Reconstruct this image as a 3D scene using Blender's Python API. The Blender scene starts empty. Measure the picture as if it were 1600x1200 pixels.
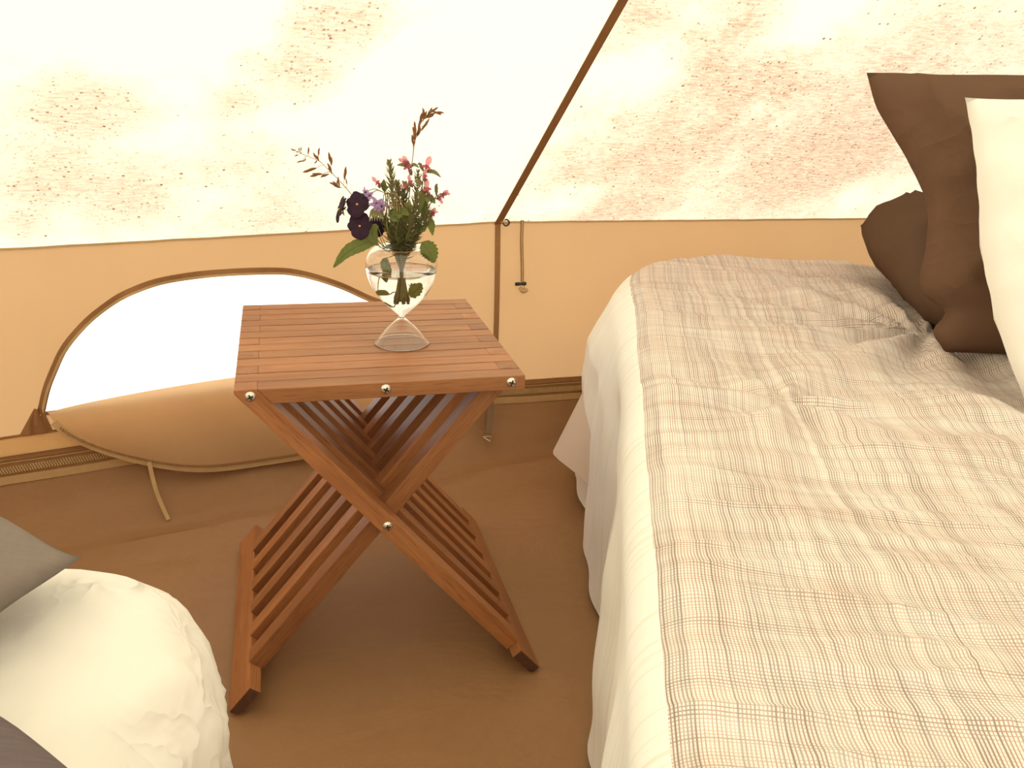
import bpy, bmesh, math, random
from mathutils import Vector, Matrix, noise
from math import pi, sin, cos, hypot, atan2, sqrt

SC = bpy.context.scene
COL = SC.collection
random.seed(7)

# ------------------------------------------------------------------ camera
CAM = Vector((0.06386, -0.98198, 0.83595))
CR = Vector((0.966021, -0.255239, 0.040698))
CU = Vector((0.053848, 0.352758, 0.934164))
CF = Vector((0.252792, 0.900231, -0.354516))
FPX = 1329.64
cd = bpy.data.cameras.new('camera')
cam = bpy.data.objects.new('camera', cd)
COL.objects.link(cam)
cam.matrix_world = Matrix(((CR.x, CU.x, -CF.x, CAM.x), (CR.y, CU.y, -CF.y, CAM.y), (CR.z, CU.z, -CF.z, CAM.z), (0, 0, 0, 1)))
cd.sensor_width = 36.0
cd.lens = FPX / 1600 * 36.0
cd.clip_start = 0.02
SC.camera = cam

# ------------------------------------------------------------------ world, sun, exposure
SC.view_settings.view_transform = 'Standard'
SC.view_settings.look = 'None'
SC.view_settings.gamma = 1.0
SC.view_settings.use_curve_mapping = False
SC.view_settings.exposure = 0.86
w = bpy.data.worlds.new('world')
SC.world = w
w.use_nodes = True
bg = w.node_tree.nodes['Background']
bg.inputs[0].default_value = (1.0, 0.995, 0.985, 1)
bg.inputs[1].default_value = 1.1
sd = bpy.data.lights.new('sun', 'SUN')
sd.energy = 3.2
sd.angle = math.radians(3)
sd.color = (1.0, 0.975, 0.94)
sun = bpy.data.objects.new('sun', sd)
COL.objects.link(sun)
sun.rotation_euler = Vector((0.62, 0.10, -1.0)).to_track_quat('-Z', 'Y').to_euler()
SC.cycles.max_bounces = 14
SC.cycles.diffuse_bounces = 6
SC.cycles.transparent_max_bounces = 12
SC.cycles.caustics_reflective = True
SC.cycles.caustics_refractive = True

E1 = Vector((0.9323, -0.3616, 0))
E2 = Vector((0.3616, 0.9323, 0))


def ray(x, y):
    return (CF + CR * ((x - 800) / FPX) - CU * ((y - 600) / FPX)).normalized()


def atz(x, y, z):
    d = ray(x, y)
    return CAM + d * ((z - CAM.z) / d.z)


def bed(a, b, z):
    return E1 * a + E2 * b + Vector((0, 0, z))


# ------------------------------------------------------------------ materials
class NT:
    def __init__(s, name):
        s.m = bpy.data.materials.new(name)
        s.m.use_nodes = True
        s.t = s.m.node_tree
        s.t.nodes.clear()
        s.out = s.t.nodes.new('ShaderNodeOutputMaterial')

    def n(s, typ, **kw):
        nd = s.t.nodes.new(typ)
        for k, v in kw.items():
            if k.startswith('i_'):
                key = k[2:]
                key = int(key) if key.isdigit() else key.replace('_', ' ')
                s.inp(nd, key, v)
            else:
                setattr(nd, k, v)
        return nd

    def inp(s, nd, key, v):
        so = nd.inputs[key]
        if isinstance(v, bpy.types.NodeSocket):
            s.t.links.new(v, so)
        else:
            so.default_value = v

    def math(s, op, a, b=0.0, c=0.0, clamp=False):
        nd = s.n('ShaderNodeMath', operation=op, use_clamp=clamp)
        s.inp(nd, 0, a); s.inp(nd, 1, b)
        if op in ('MULTIPLY_ADD', 'SMOOTH_MIN', 'WRAP'):
            s.inp(nd, 2, c)
        return nd.outputs[0]

    def noise(s, vec, scale, detail=3, rough=0.5, dist=0.0):
        nd = s.n('ShaderNodeTexNoise')
        if vec is not None:
            s.inp(nd, 'Vector', vec)
        s.inp(nd, 'Scale', scale); s.inp(nd, 'Detail', detail); s.inp(nd, 'Roughness', rough); s.inp(nd, 'Distortion', dist)
        return nd.outputs[0]

    def ramp(s, fac, stops):
        nd = s.n('ShaderNodeValToRGB')
        s.inp(nd, 0, fac)
        cr = nd.color_ramp
        while len(cr.elements) < len(stops):
            cr.elements.new(0.5)
        for e, (p, c) in zip(cr.elements, stops):
            e.position = p
            e.color = (c[0], c[1], c[2], 1) if isinstance(c, (tuple, list)) else (c, c, c, 1)
        return nd.outputs[0]

    def mix(s, fac, a, b, typ='MIX'):
        nd = s.n('ShaderNodeMix', data_type='RGBA', blend_type=typ)
        s.inp(nd, 0, fac); s.inp(nd, 6, a); s.inp(nd, 7, b)
        return nd.outputs[2]

    def mapping(s, vec, scale=(1, 1, 1), loc=(0, 0, 0), rot=(0, 0, 0)):
        nd = s.n('ShaderNodeMapping')
        s.inp(nd, 0, vec); s.inp(nd, 1, loc); s.inp(nd, 2, rot); s.inp(nd, 3, scale)
        return nd.outputs[0]

    def bump(s, h, strength=0.3, dist=0.001):
        nd = s.n('ShaderNodeBump')
        s.inp(nd, 'Height', h); s.inp(nd, 'Strength', strength); s.inp(nd, 'Distance', dist)
        return nd.outputs[0]

    def principled(s, col, rough=0.6, normal=None, **kw):
        nd = s.n('ShaderNodeBsdfPrincipled')
        s.inp(nd, 'Base Color', col); s.inp(nd, 'Roughness', rough)
        if normal is not None:
            s.inp(nd, 'Normal', normal)
        for k, v in kw.items():
            s.inp(nd, k.replace('_', ' '), v)
        return nd.outputs[0]

    def done(s, sh, vol=None):
        s.t.links.new(sh, s.out.inputs[0])
        return s.m


def c4(r, g, b):
    return (r, g, b, 1)


def simple(name, col, rough=0.6, var=0.15, scale=40, **kw):
    t = NT(name)
    oc = t.n('ShaderNodeTexCoord').outputs['Object']
    f = t.noise(oc, scale, 3)
    dark = c4(*[x * (1 - var) for x in col]); lite = c4(*[min(1, x * (1 + var)) for x in col])
    cc = t.mix(f, dark, lite)
    return t.done(t.principled(cc, rough, t.bump(f, 0.15, 0.0005), **kw))


def translucent_cloth(name, col_fn, trans, tcol_mul=(1, 1, 1), rough=0.9, uvname=None, weave=900, weave_str=0.25, crease=0.0):
    """cloth: diffuse front + translucent; col_fn(t, coords)->color socket"""
    t = NT(name)
    tc = t.n('ShaderNodeTexCoord')
    co = tc.outputs['UV'] if uvname else tc.outputs['Object']
    col = col_fn(t, co, tc)
    h = t.noise(co, weave, 2)
    bmp = t.bump(h, weave_str, 0.0006)
    if crease:
        def ridge(scale, dist, pw):
            q = t.noise(co, scale, 2, 0.5, dist)
            q = t.math('ABSOLUTE', t.math('SUBTRACT', q, 0.5))
            return t.math('POWER', t.math('SUBTRACT', 1.0, t.math('MULTIPLY', q, 3.0), clamp=True), pw)
        hh = t.math('ADD', ridge(7.0, 0.8, 4.0), t.math('MULTIPLY', ridge(17.0, 0.5, 3.0), 0.4))
        hh = t.math('MULTIPLY', hh, t.ramp(t.noise(co, 5.0, 2), [(0.42, 0.0), (0.6, 1.0)]))
        nb = t.n('ShaderNodeBump'); t.inp(nb, 'Height', hh); t.inp(nb, 'Strength', crease); t.inp(nb, 'Distance', 0.006); t.inp(nb, 'Normal', bmp)
        bmp = nb.outputs[0]
    d = t.n('ShaderNodeBsdfDiffuse'); t.inp(d, 0, col); t.inp(d, 'Normal', bmp)
    tr = t.n('ShaderNodeBsdfTranslucent')
    tcm = t.mix(1.0, col, c4(*tcol_mul), 'MULTIPLY')
    t.inp(tr, 0, tcm)
    mx = t.n('ShaderNodeMixShader'); t.inp(mx, 0, trans)
    t.t.links.new(d.outputs[0], mx.inputs[1]); t.t.links.new(tr.outputs[0], mx.inputs[2])
    return t.done(mx.outputs[0])


def roof_col(density, blotch, blobs=(), clears=()):
    def fn(t, co, tc):
        big = t.noise(co, 1.5, 3, 0.55)
        mid = t.noise(co, 6.0, 4, 0.6)
        mask = t.math('ADD', t.math('MULTIPLY', big, 0.5), t.math('MULTIPLY', t.noise(co, 14.0, 4, 0.7), 0.5))
        def blob(c, r):
            vd = t.n('ShaderNodeVectorMath', operation='DISTANCE')
            t.inp(vd, 0, co); t.inp(vd, 1, (c[0], c[1], c[2]))
            q = t.math('SUBTRACT', 1.0, t.math('DIVIDE', vd.outputs['Value'], r), clamp=True)
            return q
        bsum = None
        for c_, r_, g_ in blobs:
            q = t.math('MULTIPLY', blob(c_, r_), g_)
            bsum = q if bsum is None else t.math('MAXIMUM', bsum, q)
        if bsum is not None:
            mask = t.math('ADD', mask, bsum)
        for c_, r_, g_ in clears:
            mask = t.math('SUBTRACT', mask, t.math('MULTIPLY', blob(c_, r_), g_))
        mask = t.ramp(mask, [(density, 0.0), (density + 0.30, 1.0)])
        # speckles of mould: cells that are kept at random, small
        def specks(scale, size, keep):
            v = t.n('ShaderNodeTexVoronoi', feature='F1')
            t.inp(v, 'Vector', co); t.inp(v, 'Scale', scale); t.inp(v, 'Randomness', 1.0)
            d = v.outputs['Distance']
            sep = t.n('ShaderNodeSeparateColor'); t.inp(sep, 0, v.outputs['Color'])
            r = t.math('MULTIPLY', sep.outputs[0], size)
            r = t.math('ADD', r, size * 0.25)
            s1 = t.math('SUBTRACT', 1.0, t.math('DIVIDE', d, r), clamp=True)
            k = t.math('GREATER_THAN', sep.outputs[1], keep)
            return t.math('MULTIPLY', t.math('MULTIPLY', s1, 1.6, clamp=True), k)
        a = specks(120, 0.33, 0.35)
        b = specks(230, 0.36, 0.35)
        c = specks(62, 0.17, 0.55)
        sp = t.math('MAXIMUM', t.math('MULTIPLY', a, 0.75), t.math('MULTIPLY', b, 0.55))
        sp = t.math('MULTIPLY', sp, mask)
        loose = t.ramp(mask, [(0.0, 0.0), (0.25, 1.0)])
        sp = t.math('MAXIMUM', sp, t.math('MULTIPLY', c, loose))
        streak = t.noise(t.mapping(co, (60, 60, 400)), 1.0, 3, 0.6)
        bl = t.math('MULTIPLY', mask, t.ramp(streak, [(0.3, 0.30), (0.72, 1.0)]))
        base = c4(0.85, 0.81, 0.615)
        st = t.mix(t.math('MULTIPLY', bl, blotch), base, c4(0.46, 0.225, 0.13))
        return t.mix(sp, st, c4(0.20, 0.085, 0.035))
    return fn


M = {}


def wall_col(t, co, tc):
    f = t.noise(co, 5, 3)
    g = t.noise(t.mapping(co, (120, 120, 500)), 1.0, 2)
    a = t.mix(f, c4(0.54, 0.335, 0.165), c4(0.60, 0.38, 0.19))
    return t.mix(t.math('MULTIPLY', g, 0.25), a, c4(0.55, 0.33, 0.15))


def const_col(c, v=0.12, s=60):
    def fn(t, co, tc):
        f = t.noise(co, s, 3)
        return t.mix(f, c4(*[x * (1 - v) for x in c]), c4(*[min(1, x * (1 + v)) for x in c]))
    return fn


M['wall'] = translucent_cloth('canvas_wall_shaded', wall_col, 0.36, weave=700)  # same canvas as the roof; eave shade put into darker colour and transmission
M['flap'] = translucent_cloth('canvas_flap_lit', const_col((0.74, 0.49, 0.27), 0.05, 25), 0.38, weave=700)  # wall canvas with its colour raised to carry light caught through the window


M['binding'] = translucent_cloth('webbing_brown', const_col((0.36, 0.19, 0.085)), 0.10, weave=1500, weave_str=0.5)
M['seam'] = translucent_cloth('seam_tape', const_col((0.30, 0.15, 0.065)), 0.10, weave=1500, weave_str=0.4)
M['webbing'] = translucent_cloth('webbing_tan', const_col((0.62, 0.42, 0.22)), 0.15, weave=1500, weave_str=0.5)
M['cream_band'] = translucent_cloth('cream_band', const_col((0.90, 0.74, 0.46), 0.05, 20), 0.55, weave=900)


def floor_mat():
    t = NT('groundsheet_pvc')
    co = t.n('ShaderNodeTexCoord').outputs['Object']
    f = t.noise(co, 3.5, 4, 0.6)
    g = t.noise(co, 60, 3)
    w1 = t.noise(t.mapping(co, (5, 9, 6)), 1.0, 4, 0.5, 0.5)
    col = t.mix(f, c4(0.25, 0.128, 0.056), c4(0.36, 0.195, 0.09))
    col = t.mix(t.math('MULTIPLY', g, 0.2), col, c4(0.24, 0.12, 0.055))
    v = t.n('ShaderNodeTexVoronoi'); t.inp(v, 'Vector', co); t.inp(v, 'Scale', 9.0)
    sep = t.n('ShaderNodeSeparateColor'); t.inp(sep, 0, v.outputs['Color'])
    dot = t.math('MULTIPLY', t.math('LESS_THAN', v.outputs['Distance'], 0.016), t.math('GREATER_THAN', sep.outputs[0], 0.6))
    col = t.mix(dot, col, c4(0.05, 0.025, 0.015))
    h = t.math('ADD', t.math('MULTIPLY', w1, 1.0), t.math('MULTIPLY', t.noise(co, 500, 2), 0.03))
    return t.done(t.principled(col, 0.55, t.bump(h, 0.5, 0.025), Specular_IOR_Level=0.25))


M['floor'] = floor_mat()


def wood(name, light, dark, pore, rough=0.45):
    t = NT(name)
    tc = t.n('ShaderNodeTexCoord')
    oi = t.n('ShaderNodeObjectInfo').outputs['Random']
    off = t.n('ShaderNodeCombineXYZ')
    t.inp(off, 0, t.math('MULTIPLY', oi, 37.0)); t.inp(off, 1, t.math('MULTIPLY', oi, 61.0)); t.inp(off, 2, t.math('MULTIPLY', oi, 13.0))
    va = t.n('ShaderNodeVectorMath', operation='ADD')
    t.inp(va, 0, tc.outputs['Object']); t.inp(va, 1, off.outputs[0])
    co = va.outputs[0]
    broad = t.noise(t.mapping(co, (4, 40, 40)), 1.0, 3, 0.55, 0.6)
    fib = t.noise(t.mapping(co, (12, 420, 420)), 1.0, 3, 0.6)
    por = t.noise(t.mapping(co, (28, 900, 900)), 1.0, 2, 0.5)
    col = t.mix(t.ramp(broad, [(0.3, 0.0), (0.7, 1.0)]), c4(*light), c4(*dark))
    col = t.mix(t.math('MULTIPLY', t.ramp(fib, [(0.45, 0.0), (0.7, 1.0)]), 0.35), col, c4(*[x * 0.7 for x in dark]))
    col = t.mix(t.math('MULTIPLY', t.ramp(por, [(0.58, 0.0), (0.68, 1.0)]), 0.6), col, c4(*pore))
    tint = t.math('ADD', 0.84, t.math('MULTIPLY', oi, 0.30))
    hs = t.n('ShaderNodeHueSaturation'); t.inp(hs, 'Value', tint); t.inp(hs, 'Color', col)
    return t.done(t.principled(hs.outputs[0], rough, t.bump(fib, 0.25, 0.0006), Specular_IOR_Level=0.4))


M['wood'] = wood('oiled_oak', (0.41, 0.170, 0.062), (0.28, 0.102, 0.034), (0.12, 0.042, 0.016))
M['wood_end'] = wood('oak_end_grain', (0.14, 0.06, 0.03), (0.08, 0.035, 0.018), (0.04, 0.02, 0.01), 0.8)


def metal(name, col, rough):
    t = NT(name)
    co = t.n('ShaderNodeTexCoord').outputs['Object']
    f = t.noise(co, 600, 3)
    return t.done(t.principled(t.mix(f, c4(*[x * .85 for x in col]), c4(*col)), rough, Metallic=1.0))


M['steel'] = metal('steel', (0.75, 0.70, 0.62), 0.3)
M['blackmetal'] = simple('black_plastic', (0.012, 0.010, 0.009), 0.35)
M['slot'] = simple('screw_recess', (0.02, 0.012, 0.008), 0.7)


def glass(name, ior, tint=(1, 1, 1)):
    t = NT(name)
    g = t.n('ShaderNodeBsdfGlass')
    t.inp(g, 'IOR', ior); t.inp(g, 'Roughness', 0.0); t.inp(g, 'Color', c4(*tint))
    return t.done(g.outputs[0])


M['glass'] = glass('clear_glass', 1.45)
M['water'] = glass('water', 1.33)


def throw_col(t, co, tc):
    # woven grid of thin irregular lines; UV in metres
    wob = t.n('ShaderNodeTexNoise'); t.inp(wob, 'Vector', co); t.inp(wob, 'Scale', 12.0); t.inp(wob, 'Detail', 1.0)
    sep = t.n('ShaderNodeSeparateXYZ'); t.inp(sep, 0, co)
    sw = t.n('ShaderNodeSeparateColor'); t.inp(sw, 0, wob.outputs['Color'])
    u = t.math('ADD', sep.outputs[0], t.math('MULTIPLY', sw.outputs[0], 0.006))
    v = t.math('ADD', sep.outputs[1], t.math('MULTIPLY', sw.outputs[1], 0.009))

    def lines(c, pitch, width, seedv):
        q = t.math('DIVIDE', c, pitch)
        cell = t.math('FLOOR', q)
        fr = t.math('ABSOLUTE', t.math('SUBTRACT', t.math('SUBTRACT', q, cell), 0.5))
        wn = t.n('ShaderNodeTexWhiteNoise', noise_dimensions='2D')
        cb = t.n('ShaderNodeCombineXYZ'); t.inp(cb, 0, cell); t.inp(cb, 1, seedv)
        t.inp(wn, 'Vector', cb.outputs[0])
        r = wn.outputs['Value']
        wd = t.math('MULTIPLY', t.math('ADD', t.math('MULTIPLY', r, 0.55), 0.62), width)
        return t.math('SUBTRACT', 1.0, t.math('SMOOTH_MIN', 1.0, t.math('DIVIDE', fr, wd), 0.3), clamp=True), r
    la, ra = lines(u, 0.0027, 0.44, 1.3)
    lb, rb = lines(v, 0.0032, 0.33, 7.7)
    # patchy warp / weft strength
    pa = t.ramp(t.noise(t.mapping(co, (70, 5, 1)), 1.0, 2), [(0.35, 0.6), (0.6, 1.0)])
    pb = t.ramp(t.noise(t.mapping(co, (4, 60, 1), (5, 2, 0)), 1.0, 2), [(0.35, 0.35), (0.65, 1.0)])
    la = t.math('MULTIPLY', la, pa)
    lb = t.math('MULTIPLY', lb, pb)
    both = t.math('MAXIMUM', la, lb)
    patch = t.ramp(t.noise(t.mapping(co, (9, 16, 1), (3, 1, 0)), 1.0, 4, 0.65), [(0.32, 0.0), (0.72, 1.0)])
    hue = t.mix(ra, c4(0.42, 0.205, 0.135), c4(0.16, 0.078, 0.050))
    base = t.mix(t.math('MULTIPLY', patch, 0.38), c4(0.94, 0.92, 0.89), c4(0.74, 0.55, 0.44))
    return t.mix(t.math('MULTIPLY', both, 0.95), base, hue)


def border_col(t, co, tc):
    sep = t.n('ShaderNodeSeparateXYZ'); t.inp(sep, 0, co)
    f = t.noise(t.mapping(co, (3, 240, 1)), 1.0, 2)
    g = t.math('MULTIPLY', t.ramp(f, [(0.55, 0.0), (0.68, 1.0)]), 0.28)
    return t.mix(g, c4(0.94, 0.93, 0.90), c4(0.60, 0.48, 0.34))


M['throw'] = translucent_cloth('woven_grid_cotton', throw_col, 0.06, uvname='UVMap', weave=900, weave_str=0.2)
M['border'] = translucent_cloth('white_border_cotton', border_col, 0.08, uvname='UVMap', weave=900, weave_str=0.2)
M['white'] = translucent_cloth('white_cotton', const_col((0.925, 0.895, 0.85), 0.015, 8), 0.10, weave=1200, weave_str=0.15, crease=1.0)
M['sheer'] = translucent_cloth('thin_sheet', const_col((0.78, 0.66, 0.58), 0.04, 20), 0.35, weave=1200)
M['white2'] = translucent_cloth('white_pillow_cotton', const_col((0.925, 0.905, 0.87), 0.015, 8), 0.10, weave=1200, weave_str=0.15, crease=0.15)
M['brown'] = translucent_cloth('brown_satin_cotton', const_col((0.150, 0.087, 0.057), 0.06, 12), 0.03, weave=1200, weave_str=0.15, crease=0.5)
M['darkbrown'] = translucent_cloth('dark_brown_cotton', const_col((0.130, 0.080, 0.053), 0.06, 12), 0.03, weave=1200, weave_str=0.15, crease=0.5)


def grey_col(t, co, tc):
    f = t.noise(t.mapping(co, (20, 260, 60)), 1.0, 3)
    g = t.noise(t.mapping(co, (260, 20, 60)), 1.0, 3)
    h = t.noise(co, 9, 3)
    a = t.mix(t.math('MULTIPLY', t.math('ADD', f, g), 0.5), c4(0.20, 0.165, 0.145), c4(0.30, 0.25, 0.22))
    return t.mix(t.math('MULTIPLY', h, 0.4), a, c4(0.17, 0.145, 0.135))


def grey2_col(t, co, tc):
    f = t.noise(t.mapping(co, (20, 260, 60)), 1.0, 3)
    return t.mix(f, c4(0.12, 0.095, 0.10), c4(0.19, 0.15, 0.155))


M['grey'] = translucent_cloth('grey_linen', grey_col, 0.03, weave=1000, weave_str=0.3)
M['bluegrey'] = translucent_cloth('slate_linen', grey2_col, 0.03, weave=1000, weave_str=0.3)
M['mattress'] = simple('mattress_ticking', (0.6, 0.5, 0.4), 0.9)
M['ground'] = simple('pale_glare_ground', (0.72, 0.70, 0.66), 0.95, 0.12, 30)  # outdoor glare put into a pale colour so the window view burns out


def leafmat(name, c, trans=0.3, rough=0.6):
    t = NT(name)
    co = t.n('ShaderNodeTexCoord').outputs['Object']
    f = t.noise(co, 250, 3)
    col = t.mix(f, c4(*[x * .75 for x in c]), c4(*[min(1, x * 1.25) for x in c]))
    p = t.principled(col, rough)
    tr = t.n('ShaderNodeBsdfTranslucent'); t.inp(tr, 0, col)
    mx = t.n('ShaderNodeMixShader'); t.inp(mx, 0, trans)
    t.t.links.new(p, mx.inputs[1]); t.t.links.new(tr.outputs[0], mx.inputs[2])
    return t.done(mx.outputs[0])


M['leaf'] = leafmat('leaf_green', (0.14, 0.17, 0.035))
M['leaf2'] = leafmat('leaf_bright', (0.26, 0.32, 0.05), 0.4)
M['herb'] = leafmat('herb_green', (0.23, 0.21, 0.085))
M['herb2'] = leafmat('herb_dark', (0.18, 0.18, 0.07))
M['stem'] = leafmat('stem_olive', (0.30, 0.30, 0.09), 0.25)
M['stem_red'] = leafmat('stem_reddish', (0.17, 0.09, 0.04), 0.2)
M['straw'] = leafmat('straw', (0.42, 0.24, 0.10), 0.2)
M['spikelet'] = leafmat('spikelet_brown', (0.26, 0.105, 0.03), 0.2)
M['viola'] = leafmat('viola_purple', (0.024, 0.004, 0.020), 0.10, 0.85)
M['viola_eye'] = leafmat('viola_eye', (0.75, 0.42, 0.12), 0.1)
M['pink'] = leafmat('nettle_pink', (0.62, 0.15, 0.22), 0.45)
M['palepink'] = leafmat('petal_pale_pink', (0.85, 0.42, 0.46), 0.45)
M['lilac'] = leafmat('borage_lilac', (0.50, 0.34, 0.62), 0.45)


# ------------------------------------------------------------------ helpers
def link(name, me, mats, parent=None, smooth=False):
    o = bpy.data.objects.new(name, me)
    COL.objects.link(o)
    if mats is not None:
        for m in (mats if isinstance(mats, (list, tuple)) else [mats]):
            me.materials.append(m)
    if parent is not None:
        o.parent = parent
    if smooth:
        for p in me.polygons:
            p.use_smooth = True
    return o


def from_bm(name, bm, mats, parent=None, smooth=False):
    bmesh.ops.recalc_face_normals(bm, faces=bm.faces)
    me = bpy.data.meshes.new(name)
    bm.to_mesh(me); bm.free()
    return link(name, me, mats, parent, smooth)


def from_data(name, vs, fs, mats, parent=None, smooth=True, uvs=None):
    me = bpy.data.meshes.new(name)
    me.from_pydata([tuple(v) for v in vs], [], fs)
    if uvs is not None:
        ul = me.uv_layers.new(name='UVMap')
        for lp in me.loops:
            ul.data[lp.index].uv = uvs[lp.vertex_index]
    me.validate()
    return link(name, me, mats, parent, smooth)


def empty(name, loc=(0, 0, 0), label=None, cat=None, group=None):
    o = bpy.data.objects.new(name, None)
    o.empty_display_size = 0.05
    COL.objects.link(o)
    o.location = loc
    tag(o, label, cat, group)
    return o


def tag(o, label=None, cat=None, group=None, kind=None):
    if label: o['label'] = label
    if cat: o['category'] = cat
    if group: o['group'] = group
    if kind: o['kind'] = kind
    return o


def place(o, parent, m=None):
    """parent an object whose mesh holds world coordinates to an Empty placed elsewhere"""
    o.parent = parent
    o.matrix_parent_inverse = Matrix.Translation(-Vector(parent.location))
    return o


def catmull(pts, n):
    P = [Vector(p) for p in pts]
    if len(P) == 2:
        return [P[0].lerp(P[1], i / n) for i in range(n + 1)]
    P = [2 * P[0] - P[1]] + P + [2 * P[-1] - P[-2]]
    out = []
    segs = len(P) - 3
    for k in range(n + 1):
        f = k / n * segs
        i = min(int(f), segs - 1)
        t = f - i
        a, b, c, d = P[i:i + 4]
        out.append(0.5 * ((2 * b) + (c - a) * t + (2 * a - 5 * b + 4 * c - d) * t * t + (3 * b - a - 3 * c + d) * t ** 3))
    return out


def tube_data(path, rad, seg=8, vs=None, fs=None, cap=True):
    vs = [] if vs is None else vs
    fs = [] if fs is None else fs
    base = len(vs)
    n = len(path)
    up = Vector((0.13, 0.21, 0.97))
    for i, p in enumerate(path):
        d = (path[min(i + 1, n - 1)] - path[max(i - 1, 0)]).normalized()
        a = d.cross(up)
        if a.length < 1e-4:
            a = d.cross(Vector((1, 0, 0)))
        a.normalize(); b = d.cross(a)
        r = rad(i / (n - 1)) if callable(rad) else rad
        for k in range(seg):
            t = 2 * pi * k / seg
            vs.append(p + a * (r * cos(t)) + b * (r * sin(t)))
    for i in range(n - 1):
        for k in range(seg):
            k2 = (k + 1) % seg
            fs.append((base + i * seg + k, base + i * seg + k2, base + (i + 1) * seg + k2, base + (i + 1) * seg + k))
    if cap:
        fs.append(tuple(base + k for k in range(seg))[::-1])
        fs.append(tuple(base + (n - 1) * seg + k for k in range(seg)))
    return vs, fs


def ribbon(path, width, normal, thick=0.001, name='strip', mat=None, parent=None, wfn=None, side=None):
    """solid strap following path; normal = strap face direction (Vector or fn(i))"""
    vs, fs = [], []
    n = len(path)
    for i, p in enumerate(path):
        d = (path[min(i + 1, n - 1)] - path[max(i - 1, 0)]).normalized()
        nn = normal(i) if callable(normal) else normal
        s = d.cross(nn).normalized()
        nn = s.cross(d).normalized()
        wv = width * (wfn(i / (n - 1)) if wfn else 1.0) / 2
        for a, b in ((-1, 1), (1, 1), (1, -1), (-1, -1)):
            vs.append(p + s * (wv * a) + nn * (thick / 2 * b))
    for i in range(n - 1):
        for k in range(4):
            k2 = (k + 1) % 4
            fs.append((i * 4 + k, i * 4 + k2, (i + 1) * 4 + k2, (i + 1) * 4 + k))
    fs.append((3, 2, 1, 0)); fs.append(tuple((n - 1) * 4 + k for k in range(4)))
    o = from_data(name, vs, fs, mat, parent, smooth=False)
    return o


def lathe(name, prof, mat, parent=None, seg=64, loc=(0, 0, 0), closed=False):
    vs, fs = [], []
    n = len(prof)
    for i, (r, z) in enumerate(prof):
        for k in range(seg):
            t = 2 * pi * k / seg
            vs.append(Vector((loc[0] + r * cos(t), loc[1] + r * sin(t), loc[2] + z)))
    for i in range(n - 1 + (1 if closed else 0)):
        j = (i + 1) % n
        for k in range(seg):
            k2 = (k + 1) % seg
            fs.append((i * seg + k, i * seg + k2, j * seg + k2, j * seg + k))
    bm = bmesh.new()
    me = bpy.data.meshes.new(name)
    me.from_pydata([tuple(v) for v in vs], [], fs)
    bm.from_mesh(me)
    bmesh.ops.remove_doubles(bm, verts=bm.verts, dist=1e-5)
    bpy.data.meshes.remove(me)
    return from_bm(name, bm, mat, parent, True)


def prism(name, poly, y0, y1, mat, parent, bevel=0.0008, M4=None):
    """poly in local (x,z), extruded in y"""
    bm = bmesh.new()
    a = [bm.verts.new((x, y0, z)) for x, z in poly]
    b = [bm.verts.new((x, y1, z)) for x, z in poly]
    bm.faces.new(a); bm.faces.new(b[::-1])
    n = len(poly)
    for i in range(n):
        j = (i + 1) % n
        bm.faces.new((a[i], b[i], b[j], a[j]))
    bmesh.ops.recalc_face_normals(bm, faces=bm.faces)
    if bevel:
        bmesh.ops.bevel(bm, geom=list(bm.edges), offset=bevel, segments=1, affect='EDGES')
    o = from_bm(name, bm, mat, parent)
    if M4 is not None:
        o.matrix_local = M4
    return o


def fbm(v, o=3):
    return noise.fractal(v, 1.0, 2.0, o)


# ------------------------------------------------------------------ tent plan
P0 = Vector((0.508, 0.770, 0))
DL = Vector((-0.9718, -0.2357, 0)).normalized()
ZT = 0.517     # eave height
ZZ = 0.150     # top of the zip line
ZF = 0.112     # top of the groundsheet upstand
pts = [P0]
ang = atan2(DL.y, DL.x)
L_LEFT = 1.34
cur = P0 + DL * L_LEFT
pts.append(cur.copy())
a = ang
for i in range(9):
    a += math.radians(31.0)
    cur = cur + Vector((cos(a), sin(a), 0)) * 1.36
    pts.append(cur.copy())
# final vertex: right of P0 along +x
PR = P0 + Vector((1.50, 0.03, 0))
pts.append(PR)
POLY = pts      # counter-clockwise order seen from above, starting at the pole seam
NP = len(POLY)
APEX = Vector((0.78, -1.51, 0))
h = Vector((0.118, -0.993, 0))
s_ap = (APEX - P0).length
hd = (APEX - P0) / s_ap
# roof pitch solved so that the seam passes the top edge of the photograph where it does
dd = ray(970, 0)
det = hd.x * (-dd.y) - (-dd.x) * hd.y
bx, by = (CAM - P0).x, (CAM - P0).y
s_ = (bx * (-dd.y) - (-dd.x) * by) / det
t_ = (hd.x * by - hd.y * bx) / det
slope = (CAM.z + t_ * dd.z - ZT) / s_
APEX.z = ZT + slope * s_ap


def on_roof(x, y, B):
    A_ = P0 + Vector((0, 0, ZT)); B_ = B + Vector((0, 0, ZT))
    n_ = (B_ - A_).cross(APEX - A_).normalized()
    d_ = ray(x, y)
    return CAM + d_ * (n_.dot(A_ - CAM) / n_.dot(d_))


def stain(B, lst):
    out = []
    for x, y, rpx, g_ in lst:
        c = on_roof(x, y, B)
        r = (on_roof(x + rpx, y, B) - c).length
        out.append((c, r, g_))
    return out


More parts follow.
